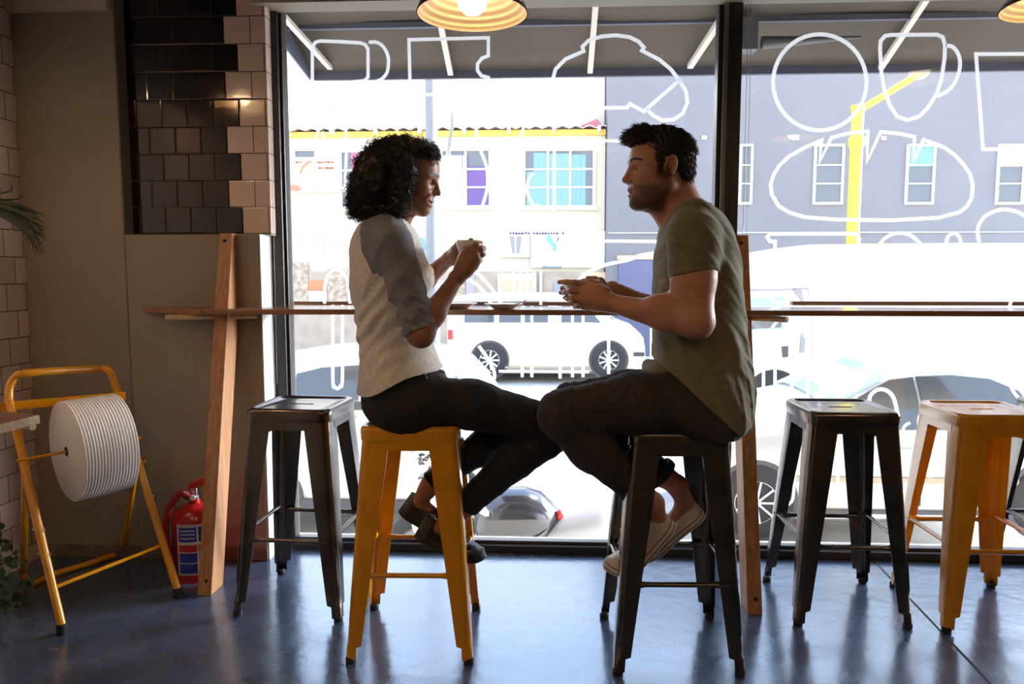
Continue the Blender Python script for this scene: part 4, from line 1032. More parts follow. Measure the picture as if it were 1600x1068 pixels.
for px in (668, 925):
    p = W(px, 850, YM); wh = MB()
    ring = [(p.x+.25*math.cos(2*math.pi*i/32), YM, ZG+.30+.25*math.sin(2*math.pi*i/32)) for i in range(32)]
    wh.tube(ring, .05, 10, closed=True); tw = build('wheel', wh, M['tyre'], mc, smooth=True)
    q = MB(); q.lathe([(0, -.05), (.05, -.05), (.05, .05), (0, .05)], (p.x, YM, ZG+.30), 14, 'y')
    for k in range(7): a = 2*math.pi*k/7; q.bar((p.x, YM, ZG+.3), (p.x+.22*math.cos(a), YM, ZG+.3+.22*math.sin(a)), .015)
    build('rim', q, M['rim'], tw)
m = MB(); f0 = Vector((W(668, 850, YM).x, YM, ZG+.3)); r0_ = Vector((W(925, 850, YM).x, YM, ZG+.3)); m.tube([f0, W(690, 700, YM)], .02, 8); m.tube([f0.lerp(r0_, .3)+Vector((0,0,-.02)), f0.lerp(r0_, .3)+Vector((0,0,.1))], .09, 12); m.tube([f0.lerp(r0_, .25), r0_], .03, 8); m.tube([W(690, 720, YM), W(760, 830, YM), W(880, 830, YM)], .02, 8); build('chassis', m, M['trim_dark'], mc, smooth=50)

# awning over the pavement ---------------------------------------------------------------
YA = 4.75
za = W(900, 106, YA).z; zb2 = W(900, 119.5, YA).z
xa = W(486, 110, YA).x
aw = thing('awning', 'dark canvas awning with a blue-grey valance above the window outside', 'awning', (1.0, 4, zb2))
xe = 6.2
m = MB(); ytop = YG+.27; ztop_ = za+.62
# slightly billowed canvas
vs = []; nx = 40; ny = 10
for i in range(nx+1):
    x = xa+(xe-xa)*i/nx
    for j in range(ny+1):
        v = j/ny; vs.append((x, YA+(ytop-YA)*v, za+(ztop_-za)*v-.05*math.sin(math.pi*v)*(.6+.4*math.sin(x*2.6))))
m.add(vs, [(i*(ny+1)+j, (i+1)*(ny+1)+j, (i+1)*(ny+1)+j+1, i*(ny+1)+j+1) for i in range(nx) for j in range(ny)]); build('canopy', m, M['canvas'], aw, smooth=True, solid=.006)
build('valance', MB().box((xa, YA, zb2), (xe, YA+.03, za+.01)), M['canvas_b'], aw)
m = MB(); m.prism([(YA, zb2), (ytop, ztop_-.45), (ytop, ztop_+.01), (YA, za+.01)], xa-.012, xa, 'x'); build('side_panel', m, M['canvas_b'], aw)
def rib(pa, pb, w=.035, nm='awning_rib', mt='rib'):
    build(nm, MB().bar(pa, pb, w, w*.8), M[mt], aw)
def zaw(Y): return za+(ztop_-za)*(YA-Y)/(YA-ytop)
for px in (704, 922, 1376, 1610):
    a = W(px, 106, YA-.02); x = a.x; rib((x, YA-.02, za-.03), (x, ytop, ztop_-.09), .032)
for yv in (4.35, 3.95, 3.6): build('cross_beam', MB().bar((xa, yv, zaw(yv)-.035), (xe, yv, zaw(yv)-.035), .03), M['canvas_b'], aw)
m = W(516, 106, YA-.05); rib(m, W(440, 22, 4.0), .030, 'folding_arm'); m = W(1078, 104, YA-.05); rib(m, W(1150, -6, 4.0), .034, 'folding_arm')
# hanging dark light fitting / heater seen beyond the right pane
m = MB(); p = W(1172, 66, 4.3); m.box((p.x-.10, 4.25, p.z-.05), (p.x+.03, 4.35, p.z+.12)); m.tube([W(1190, 67, 4.3), W(1345, 58, 4.3)], [.035, .006], 10); m.tube([p, (p.x, p.y, zaw(4.3)-.03)], .015, 8); o = build('ceiling_fan', m, M['trim_dark'], None, smooth=40); setp(o, 'dark fan with a long blade under the awning, right pane', 'fan')

# white outline drawings stuck on the glass -----------------------------------------------
YD = YG-.0022
def decal(label, strokes_, wpx=4.6):
    m = MB(); wd = wpx*1.18*YD/F
    for pts, closed, sm in strokes_:
        P = [W(px, py, YD) for px, py in pts]
        if sm: P = smooth_path(P, 6, closed)
        n = len(P); vs = []; fs = []
        for i in range(n):
            a = P[i-1] if (i > 0 or closed) else P[i]; b = P[(i+1) % n] if (i < n-1 or closed) else P[i]
            t1 = (P[i]-a); t2 = (b-P[i])
            if t1.length < 1e-7: t1 = t2
            if t2.length < 1e-7: t2 = t1
            t1 = t1.normalized(); t2 = t2.normalized(); t = t1+t2
            t = t.normalized() if t.length > .2 else t1
            nv = Vector((-t.z, 0, t.x)); c = max(.45, nv.dot(Vector((-t1.z, 0, t1.x))))
            vs += [P[i]-nv*wd/2/c, P[i]+nv*wd/2/c]
        m.add([(v[0], YD, v[2]) for v in vs], [])
        k = 2*n; o = len(m.v)-k
        for i in range(n if closed else n-1):
            j = (i+1) % n; m.f.append((o+2*i, o+2*j, o+2*j+1, o+2*i+1))
    o = build('window_decal', m, M['decal'], None); return setp(o, label, 'window sticker', 'white outline stickers on the window')
decal('white outline cup sticker high in the left pane, top left corner', [([(488,125),(488,80),(489,72),(493,66),(500,64),(530,65),(563,67),(571,70),(575,77),(575,120),(570,126),(545,129),(500,131),(491,130)], True, False), ([(576,66),(588,66),(598,72),(605,84),(607,96),(605,112),(598,122),(588,127),(577,128)], False, True)], 4.4)
decal('white outline bread slice sticker left of the lit lamp shade', [([(763,59),(763,87),(753,91),(746,100),(746,110),(752,118),(763,121),(763,146),(641,148),(639,62)], True, False)], 4.4)
decal('white outline cupcake sticker above the man', [([(866,150),(862,130),(868,108),(884,92),(912,80),(910,73),(920,63),(940,57),(962,55),(984,58),(998,65),(1006,74),(1003,79),(1030,93),(1048,108),(1062,126),(1072,143),(1074,160),(1067,177),(1052,187),(1035,188),(1020,180),(1010,170)], False, False), ([(1063,124),(1006,174),(984,162),(980,168),(900,169),(872,166),(866,150)], False, False)], 4.8)
decal('thin horizontal white outline sticker level with the forehead of the man', [([(862,219),(900,219.5),(978,220)], False, False)], 4)
decal('white outline wine bottle sticker over the purple-curtained window', [([(742,168),(744,200),(751,234),(759,256),(762,278),(760.5,298),(754,321),(748,342),(745,372)], False, True), ([(702,372),(706,345),(700,320),(694,290),(694,262),(700,236),(706,200),(707,168)], False, True)], 4.2)
decal('white outline tall jar sticker over the lamp post', [([(681,260),(681,178),(685,170),(692,167),(700,170),(706,180),(706,205),(702,222),(702,262)], False, True)], 4)
decal('white outline jug sticker between the two upper facade windows', [([(822,170),(817,202),(808,226),(802,256),(800,284),(805,310),(811,331),(814,362)], False, True), ([(866,225),(866,330),(869,350),(878,369),(892,376),(1026,377)], False, False), ([(834,270),(826,280),(824,300),(832,318),(842,322)], False, True)], 4)
decal('white outline whisk sticker left of the curly hair', [([(496,300),(494,230),(497,205),(520,170),(528,166),(590,165),(614,170),(620,182),(620,205)], False, True), ([(538,300),(541,240),(540,186)], False, True), ([(504,205),(512,230),(528,262)], False, True)], 3.6)
decal('white outline croissant sticker behind the hands of the man', [([(900,450),(906,436),(920,424),(948,413),(981,406),(1000,399),(1024,395)], False, True)], 4.6)
decal("white outline whisk arcs sticker behind the woman's hands", [([(648,470),(660,453),(690,442),(712,436),(728,435),(747,446),(762,464),(772,486)], False, True), ([(700,442),(720,428),(742,425),(759,440),(777,463),(790,488)], False, True), ([(640,330),(632,352),(634,376),(648,392),(664,398)], False, True)], 4.4)
def vline(px, a, b): return ([(px, a), (px, b)], False, False)
decal('white outline fork sticker above the centre of bar counter', [vline(802, 424, 458), vline(813.6, 424, 462), vline(824, 424, 462), vline(834.5, 424, 462), vline(845, 422, 476)], 3.4)
decal('tall white outline cutlery handles sticker in front of the van', [vline(816, 478, 589), vline(831, 478, 589), vline(875, 478, 591), vline(894.5, 478, 589), vline(911, 478, 589), vline(951, 492, 584), vline(1018, 512, 560)], 4)
decal('white outline spoon sticker low in the left pane', [([(507,474),(508,445),(514,428),(524,421),(534,424),(543,440),(547,474)], False, True), ([(520,476),(520,590),(522,602),(527,607),(532,602),(535,590),(535,476)], False, True)], 4.2)
decal('white outline orbit sticker behind the white car at the centre', [([(748,540),(762,560),(772,580),(770,596),(752,612),(735,622)], False, True), ([(728,560),(742,580),(762,598)], False, True)], 4.4)
decal('big white outline oval sticker, upper left of right pane', [([(1281+73*math.cos(a), 128.5+75*math.sin(a)) for a in [2*math.pi*i/40 for i in range(40)]], True, False)], 5)
decal('white outline mug sticker with a handle, upper right pane', [([(1375,75),(1376,64),(1383,56),(1392,54.5),(1464,54),(1473,58),(1476.5,70),(1476,90),(1471,124),(1464,146),(1450,168),(1436,182),(1418,187.5),(1402,182),(1390,164),(1382,140),(1377,112)], True, False), ([(1477,71),(1488,73),(1496,82),(1500,96),(1498,114),(1490,132),(1479,143),(1464,150)], False, True)], 4.8)
decal('white outline box sticker at the right edge of the photo', [([(1640,84),(1525,84.5),(1536,233),(1640,232)], False, False)], 4.6)
decal('white outline bread loaf sticker with three cuts, right pane', [([(1284,219),(1281,252),(1299,215),(1326,208),(1356,205),(1355,251),(1376,206),(1402,208),(1429,213.5),(1428,251),(1443,218),(1475,230),(1492,242),(1505,256),(1516,272),(1520,290),(1518,310),(1511,322),(1500,331),(1467,340),(1392,344),(1310,343),(1257,339),(1234,332),(1217,322),(1206,304),(1204,288),(1209,272),(1218,258),(1233,244),(1258,230)], True, False)], 4.6)
decal('white outline rolling pin sticker above the truck', [([(1211,400),(1211,377),(1203,377),(1199,370),(1203,365),(1336,365),(1342,371),(1342,400)], False, False)], 4.6)
decal('white outline biscuit arc sticker above the truck roof', [([(1374,382),(1384,371),(1397,365),(1410,364),(1424,368),(1439,381)], False, True)], 4.4)
decal('small white outline arch sticker above the truck roof', [([(1478,384),(1481,370),(1490,364),(1499,370),(1502,384)], False, True)], 4.4)
decal('white outline round loaf sticker at the right edge, above the truck', [([(1530,378),(1528,356),(1538,339),(1554,330),(1570,327),(1590,331),(1606,340)], False, True)], 4.6)
decal('white outline grater sticker over the windscreen of the silver hatchback', [vline(1193, 568, 628), vline(1211, 566, 640), vline(1237, 560, 640), vline(1262, 552, 634), vline(1282, 560, 634), vline(1307, 590, 632)], 4)
decal('white outline oven mitt sticker over the side window of silver hatchback', [([(1358,630),(1360,618),(1370,609),(1382,608.5),(1392,615),(1398,626),(1402,645)], False, True)], 5)
decal('white outline glove sticker between the two right stools', [([(1462,700),(1460,735),(1456,742),(1450,735),(1450,650),(1444,646),(1436,652),(1435,676),(1428,690),(1418,690),(1411,680),(1413,666),(1422,660)], False, True), ([(1462,660),(1463,690),(1468,699),(1476,690),(1478,660)], False, True)], 3.8)
decal('white outline spoon handles sticker behind the right gunmetal stool', [([(1243,690),(1240,770),(1234,786),(1224,789),(1216,780)], False, True), ([(1361,680),(1361,780),(1366,789),(1374,789),(1381,778),(1382,690)], False, True), vline(1309, 690, 770), vline(1325, 700, 770)], 3.6)
decal('faint white outline arc sticker at the far right over the truck', [([(1572,500),(1580,470),(1590,452)], False, True), ([(1574,590),(1584,612),(1598,628)], False, True)], 4.2)
decal('small white outline curve sticker beside the right timber post', [([(1204,460),(1208,470),(1222,476)], False, True), ([(1206,513),(1214,502),(1226,494)], False, True)], 4)
# ================================================================== PEOPLE
# implicit-surface modelling: tapered capsules, ellipsoids and lofts blended smoothly, meshed with surface nets
class Vol:
    def __init__(s, lo, hi, h):
        s.h = h; s.lo = np.array(lo, float); s.n = np.ceil((np.array(hi)-s.lo)/h).astype(int)+1
        s.f = np.full(s.n, 1.0, np.float32)
        s.ax = [(s.lo[i]+h*np.arange(s.n[i])).astype(np.float32) for i in range(3)]
    def _win(s, lo, hi):
        a = np.maximum(0, np.floor((np.array(lo)-s.lo)/s.h).astype(int)); b = np.minimum(s.n, np.ceil((np.array(hi)-s.lo)/s.h).astype(int)+1)
        if np.any(b <= a): return None
        sl = tuple(slice(a[i], b[i]) for i in range(3))
        return sl, s.ax[0][a[0]:b[0]][:,None,None], s.ax[1][a[1]:b[1]][None,:,None], s.ax[2][a[2]:b[2]][None,None,:]
    def comb(s, sl, d, k, op):
        o = s.f[sl]
        if op == 'sub':
            d = -d
            if k > 0:
                hh = np.maximum(k-np.abs(o-d), 0)/k; s.f[sl] = np.maximum(o, d)+hh*hh*k*.25
            else: s.f[sl] = np.maximum(o, d)
        else:
            if k > 0:
                hh = np.maximum(k-np.abs(o-d), 0)/k; s.f[sl] = np.minimum(o, d)-hh*hh*k*.25
            else: s.f[sl] = np.minimum(o, d)
    def cap(s, a, b, r1, r2=None, k=.01, op='add', clip=None):
        r2 = r1 if r2 is None else r2; a = np.array(a, float); b = np.array(b, float); m = max(r1, r2)+k+4*s.h
        q = s._win(np.minimum(a, b)-m, np.maximum(a, b)+m)
        if q is None: return
        sl, X, Y, Z = q; ba = b-a; L2 = max(1e-9, float(ba @ ba))
        t = np.clip(((X-a[0])*ba[0]+(Y-a[1])*ba[1]+(Z-a[2])*ba[2])/L2, 0, 1).astype(np.float32)
        d = np.sqrt((X-a[0]-t*ba[0])**2+(Y-a[1]-t*ba[1])**2+(Z-a[2]-t*ba[2])**2)-(r1+(r2-r1)*t)
        if clip is not None:
            p, n = np.array(clip[0], float), np.array(clip[1], float); n = n/np.linalg.norm(n)
            d = np.maximum(d, ((X-p[0])*n[0]+(Y-p[1])*n[1]+(Z-p[2])*n[2]).astype(np.float32))
        s.comb(sl, d, k, op)
    def chain(s, pts, rs, k=.01):
        for i in range(len(pts)-1): s.cap(pts[i], pts[i+1], rs[i], rs[i+1], k)
    def ell(s, c, r, k=.01, op='add', Rm=None):
        c = np.array(c, float); r = np.array(r, float); m = r.max()+k+4*s.h
        q = s._win(c-m, c+m)
        if q is None: return
        sl, X, Y, Z = q; x, y, z = X-c[0], Y-c[1], Z-c[2]
        if Rm is not None:
            A = Rm.T; x, y, z = A[0,0]*x+A[0,1]*y+A[0,2]*z, A[1,0]*x+A[1,1]*y+A[1,2]*z, A[2,0]*x+A[2,1]*y+A[2,2]*z
        k0 = np.sqrt((x/r[0])**2+(y/r[1])**2+(z/r[2])**2); k1 = np.sqrt((x/r[0]**2)**2+(y/r[1]**2)**2+(z/r[2]**2)**2)+1e-9
        s.comb(sl, k0*(k0-1)/k1, k, op)
    def loft(s, keys, yc, k=.01, pw=2.0, op='add', exp=0.0, wr=None):
        """keys: rows (z, x_lo, x_hi, half width[, yc offset]) sorted in z; superelliptic slices"""
        K = np.array(sorted(keys), float); lo = [K[:,1].min()-k-4*s.h-exp, yc-K[:,3].max()-k-4*s.h-exp-.05, K[0,0]-k-4*s.h-exp]; hi = [K[:,2].max()+k+4*s.h+exp, yc+K[:,3].max()+k+4*s.h+exp+.05, K[-1,0]+k+4*s.h+exp]
        q = s._win(lo, hi)
        if q is None: return
        sl, X, Y, Z = q; z = Z.ravel()
        def cub(col):
            zz = K[:,0]; v = K[:,col]; g = np.gradient(v, zz); out = np.empty_like(z, dtype=float)
            zc = np.clip(z, zz[0], zz[-1]); i = np.clip(np.searchsorted(zz, zc)-1, 0, len(zz)-2); hh = zz[i+1]-zz[i]; t = (zc-zz[i])/hh
            return ((2*t**3-3*t**2+1)*v[i]+(t**3-2*t**2+t)*hh*g[i]+(-2*t**3+3*t**2)*v[i+1]+(t**3-t**2)*hh*g[i+1]).astype(np.float32)
        x0, x1, hw = cub(1)[None,None,:], cub(2)[None,None,:], cub(3)[None,None,:]
        y0 = (cub(4)[None,None,:] if K.shape[1] > 4 else 0)+yc
        a = np.maximum((x1-x0)/2, .004)+exp; b = np.maximum(hw, .004)+exp; cx = (x0+x1)/2
        u = np.abs((X-cx)/a); v = np.abs((Y-y0)/b); kk = (u**pw+v**pw)**(1/pw)
        gr = np.sqrt((u/a)**2+(v/b)**2)/np.maximum(kk, 1e-4)+1e-6
        d = (kk-1)/gr
        d = np.minimum(d, (kk-1)*np.minimum(a, b)+0*d) if False else d
        dz = np.maximum(K[0,0]-exp-Z, Z-K[-1,0]-exp)
        d = np.maximum(d, dz)
        if wr is not None: d = d+wr(X, Y, Z)
        s.comb(sl, d.astype(np.float32), k, op)
    def cut(s, p, n, k=0.0, lo=None, hi=None):
        """remove everything on the +n side of the plane through p (inside an optional box)"""
        p = np.array(p, float); n = np.array(n, float); n /= np.linalg.norm(n)
        q = s._win(lo if lo is not None else s.lo, hi if hi is not None else s.lo+s.h*s.n)
        if q is None: return
        sl, X, Y, Z = q; d = (X-p[0])*n[0]+(Y-p[1])*n[1]+(Z-p[2])*n[2]; s.comb(sl, -(d).astype(np.float32), k, 'sub')
    def disp(s, fn, lo=None, hi=None):
        q = s._win(lo if lo is not None else s.lo, hi if hi is not None else s.lo+s.h*s.n); sl, X, Y, Z = q
        s.f[sl] = s.f[sl]+fn(X, Y, Z).astype(np.float32)
    def mesh(s):
        f = s.f; ins = f < 0; n = np.array(f.shape)
        c = ins[:-1,:-1,:-1].astype(np.int8)
        for dx, dy, dz in ((1,0,0),(0,1,0),(0,0,1),(1,1,0),(1,0,1),(0,1,1),(1,1,1)):
            c = c+ins[dx:n[0]-1+dx, dy:n[1]-1+dy, dz:n[2]-1+dz]
        act = np.argwhere((c > 0) & (c < 8)); idx = np.full(n-1, -1, np.int32); idx[act[:,0], act[:,1], act[:,2]] = np.arange(len(act))
        offs = np.array([(0,0,0),(1,0,0),(0,1,0),(1,1,0),(0,0,1),(1,0,1),(0,1,1),(1,1,1)])
        V8 = np.stack([f[act[:,0]+o[0], act[:,1]+o[1], act[:,2]+o[2]] for o in offs], 1).astype(np.float64)
        acc = np.zeros((len(act), 3)); cnt = np.zeros(len(act))
        for a, b in ((0,1),(2,3),(4,5),(6,7),(0,2),(1,3),(4,6),(5,7),(0,4),(1,5),(2,6),(3,7)):
            va, vb = V8[:,a], V8[:,b]; m = (va < 0) != (vb < 0); t = np.where(m, va/np.where(m, va-vb, 1), 0)
            p = offs[a]+(offs[b]-offs[a])*t[:,None]; acc += p*m[:,None]; cnt += m
        P = (act+acc/cnt[:,None])*s.h+s.lo
        quads = []
        for ax in range(3):
            sl0 = [slice(1, n[i]-1) for i in range(3)]; sl1 = list(sl0); sl0[ax] = slice(0, n[ax]-1); sl1[ax] = slice(1, n[ax])
            A = ins[tuple(sl0)]; B = ins[tuple(sl1)]; e = np.argwhere(A != B); 
            if not len(e): continue
            flip = A[e[:,0], e[:,1], e[:,2]]; e = e+np.array([0 if i == ax else 1 for i in range(3)])
            u, v = [(1,2),(2,0),(0,1)][ax]; du = np.zeros(3, int); dv = np.zeros(3, int); du[u] = 1; dv[v] = 1
            g = lambda q: idx[q[:,0], q[:,1], q[:,2]]
            q = np.stack([g(e-du-dv), g(e-dv), g(e), g(e-du)], 1); q[~flip] = q[~flip][:, ::-1]; quads.append(q)
        Q = np.concatenate(quads); Q = Q[(Q >= 0).all(1)]
        return P, Q
def npmesh(name, P, Q, m, parent=None, col=None, smooth=True, loc=None):
    me = bpy.data.meshes.new(name)
    off = np.array(loc if loc is not None else (WL[parent.name] if parent is not None else (0,0,0)), float)
    me.vertices.add(len(P)); me.vertices.foreach_set('co', (P-off).astype(np.float32).ravel())
    k = Q.shape[1]; me.loops.add(len(Q)*k); me.loops.foreach_set('vertex_index', Q.astype(np.int32).ravel())
    me.polygons.add(len(Q)); me.polygons.foreach_set('loop_start', np.arange(0, len(Q)*k, k, dtype=np.int32))
    try: me.polygons.foreach_set('loop_total', np.full(len(Q), k, np.int32))
    except Exception: pass
    if smooth: me.polygons.foreach_set('use_smooth', np.ones(len(Q), bool))
    me.update(calc_edges=True); me.validate()
    if col is not None:
        a = me.color_attributes.new('Col', 'FLOAT_COLOR', 'POINT'); c4 = np.ones((len(P), 4), np.float32); c4[:, :3] = col; a.data.foreach_set('color', c4.ravel())
    o = bpy.data.objects.new(name, me); C.objects.link(o)
    if m is not None: me.materials.append(m)
    if parent is not None: o.parent = parent
    else: o.location = tuple(off)
    WL[o.name] = Vector(off)
    return o
def A3(v): return np.array((v[0], v[1], v[2]), float)
def w3(px, py, Y): return A3(W(px, py, Y))
def fold(X, Y, Z, s=0.0, a=(9., 5., 21.), amp=.003, fr=1.0):
    q = X*a[0]*4*fr+Y*a[1]*3*fr+Z*a[2]*2.2*fr+s
    w = np.sin(X*13+s)*1.3+np.sin(Y*17+s*2)*1.1+np.sin(Z*9+X*11+s*3)*1.2
    v = np.sin(q+w); v2 = np.sin(q*1.9-w*1.7+Y*31)
    return -amp*(np.exp(-((v-1)**2)*3)+.5*np.exp(-((v2-1)**2)*4)-.35)

M['skin_m'] = mat('skin_tanned', (.5, .25, .16), .48, attr=True, var=.12, vscale=60, bump=.06, bscale=260, sub=.06)
M['skin_w'] = mat('skin_brown', (.36, .17, .10), .42, attr=True, var=.10, vscale=60, bump=.05, bscale=260, sub=.06)
M['tee'] = mat('olive_cotton', (.17, .155, .085), .9, var=.18, vscale=55, bump=.12, bscale=420, sheen=.15)
M['raglan'] = mat('raglan_cotton', (.6, .57, .5), .92, attr=True, var=.14, vscale=90, bump=.12, bscale=420, sheen=.15)
M['jean_m'] = mat('charcoal_denim', (.032, .027, .026), .85, var=.35, vscale=45, bump=.12, bscale=350)
M['jean_w'] = mat('black_denim', (.010, .010, .013), .8, var=.3, vscale=45, bump=.1, bscale=350)
M['hair_m'] = mat('dark_brown_hair', (.022, .012, .008), .45, var=.4, vscale=120, bump=.3, bscale=180)
M['hair_w'] = mat('black_curly_hair', (.011, .007, .006), .42, var=.3, vscale=120)
M['eye_w'] = mat('eye_white', (.75, .72, .70), .15, coat=.6); M['iris'] = mat('dark_iris', (.03, .015, .008), .1, coat=.8)
M['teeth'] = mat('teeth_white', (.80, .76, .70), .25)
M['canvas_w'] = mat('white_canvas_shoe', (.66, .58, .48), .85, bump=.1, bscale=300)
M['rubber_w'] = mat('off_white_rubber_sole', (.68, .62, .54), .5)
M['stripe_r'] = mat('dark_red_sole_stripe', (.25, .02, .03), .5)
M['lace_w'] = mat('white_cotton_lace', (.72, .70, .66), .8)
M['shoe_b'] = mat('black_leather_shoe', (.010, .010, .015), .42, coat=.15)
M['sole_b'] = mat('black_rubber_sole', (.010, .010, .012), .55)
M['lace_b'] = mat('black_lace', (.008, .008, .009), .8)
M['rivet'] = mat('silver_rivet', (.6, .6, .6), .3, metal=1.0)

def head_frame(origin, yaw, pitch, roll=0, sgn=1, sc=1.0):
    """returns T(local)->world and rotation matrix; local x forward, y to the side, z up; sgn=+1 faces +X, -1 faces -X"""
    f = np.array([sgn*math.cos(yaw)*math.cos(pitch), -math.sin(yaw)*math.cos(pitch), -math.sin(pitch)])
    up0 = np.array([0, math.sin(roll), math.cos(roll)]); y = np.cross(up0, f); y /= np.linalg.norm(y); z = np.cross(f, y)
    Rm = np.stack([f, y, z], 1)
    def T(p): return np.array(origin)+Rm @ (np.array(p, float)*sc)
    return T, Rm
def add_head(V, T, Rm, sc, fem=False):
    c = lambda a, b, r1, r2=None, k=.01, op='add': V.cap(T(a), T(b), r1*sc, (r1 if r2 is None else r2)*sc, k*sc, op)
    e = lambda p, r, k=.01, op='add': V.ell(T(p), np.array(r)*sc, k*sc, op, Rm)
    e((.010, 0, .047), (.092, .076, .080), .01)                      # cranium
    e((.050, 0, .020), (.058, .062, .070), .02)                      # forehead block
    e((.045, 0, -.035), (.058, .056 if fem else .060, .070), .025)   # face mass
    for s in (1, -1):
        c((.008, s*.052, -.050), (.075, s*.016, -.097), .022 if not fem else .019, .019 if not fem else .016, .028)   # jaw
        c((.005, s*.058, -.015), (.010, s*.054, -.055), .018, .018, .02)
        e((.066, s*.037, -.024), (.028, .022, .022 if fem else .020), .02)                 # cheek
        c((.0985, s*.008, .0215), (.083, s*.044, .022), .0095 if not fem else .007, .008, .012)    # brow
    e((.086, 0, -.097), (.019, .022, .017), .016)                    # chin
    e((.082, 0, -.062), (.024, .030, .026), .018)                    # muzzle
    for s in (1, -1): e((.106, s*.031, .001), (.0175, .019, .0105), .006, 'sub')      # sockets
    c((.102, 0, .014), (.119, 0, -.026), .0075, .0095, .008)         # nose bridge
    e((.119, 0, -.029), (.0115, .0105, .0095), .006)
    for s in (1, -1): e((.108, s*.0115, -.033), (.011, .0075, .0085), .006); e((.113, s*.007, -.041), (.0055, .0035, .003), .002, 'sub')
    # eyelids around the balls
    for s in (1, -1):
        for t in np.linspace(-1, 1, 7):
            pass
        P = [(.0960-.009*abs(t)**2*1.0-.005*(t*1.0+1)*.5, s*(.031+.0155*t), .0078-.0040*t*t) for t in np.linspace(-1, 1, 6)]
        for a, b in zip(P[:-1], P[1:]): c(a, b, .0036, None, .003)
        P = [(.0945-.009*abs(t)**2-.005*(t+1)*.5, s*(.031+.015*t), -.0060+.002*t*t) for t in np.linspace(-1, 1, 6)]
        for a, b in zip(P[:-1], P[1:]): c(a, b, .0032, None, .004)
    # mouth: smile
    e((.108, 0, -.0655), (.019, .024, .0048), .003, 'sub')
    for s in (1, -1):
        c((.1075, 0, -.0575), (.1035, s*.014, -.0590), .0050, .0045, .004); c((.1035, s*.014, -.0590), (.092, s*.027, -.0590), .0045, .0032, .004)
        c((.1035, 0, -.0755), (.1000, s*.013, -.0735), .0060, .0052, .004); c((.1000, s*.013, -.0735), (.0905, s*.026, -.0620), .0052, .0032, .004)
        c((.100, s*.026, -.040), (.088, s*.034, -.060), .0055, .004, .010)   # smile fold swell
    # ears: helix rim, plate, antihelix, lobe
    for s in (1, -1):
        c0 = np.array((.021, s*.0725, .003)); ex = np.array((-.90, s*.43, 0)); ez = np.array((-.20, s*.03, .98)); no = np.array((.43*1, s*.90, 0))
        pt = lambda th, a=.0150, b=.0285, o=0: c0+ex*(.0155+a*math.cos(th))+ez*(b*math.sin(th)+.002)+no*o
        V.ell(T(c0+ex*.0145+ez*.001), np.array((.0165, .0045, .029))*sc, .003*sc, 'add', Rm @ np.stack([ex, no, ez], 1))
        pts = [pt(R(a), o=.0065) for a in range(215, -70, -19)]
        for a, b in zip(pts[:-1], pts[1:]): c(a, b, .0044, None, .002)
        c(c0+ex*.006+ez*-.026+no*.001, c0+ex*.013+ez*-.023+no*.002, .0068, .0060, .004)
        pts = [pt(R(a), .0065, .0170, .002) for a in range(110, -80, -24)]
        for a, b in zip(pts[:-1], pts[1:]): c(a, b, .0026, None, .002)
        V.ell(T(c0+ex*.0095+ez*-.002+no*.006), np.array((.0085, .0085, .0125))*sc, .0015*sc, 'sub', Rm @ np.stack([ex, no, ez], 1))
        c(c0+ex*.001+ez*-.004+no*.001, c0+ex*.003+ez*.003+no*.001, .0042, .0036, .003)
def eyes(par, T, Rm, sc, look=(1, 0, 0), lid=0):
    for s in (1, -1):
        c = T((.0842, s*.031, .0008)); b = MB(); b.ball(c, .0122*sc, 16, 12); eo = build('eye', b, M['eye_w'], par, smooth=True)
        d = Rm @ np.array(look, float); d /= np.linalg.norm(d); b = MB(); p = c+d*.0068*sc; b.ball(p, .0066*sc, 16, 12); build('iris', b, M['iris'], eo, smooth=True)
def head_local(P, o, Rm, sc): return ((P-np.array(o)) @ Rm)/sc
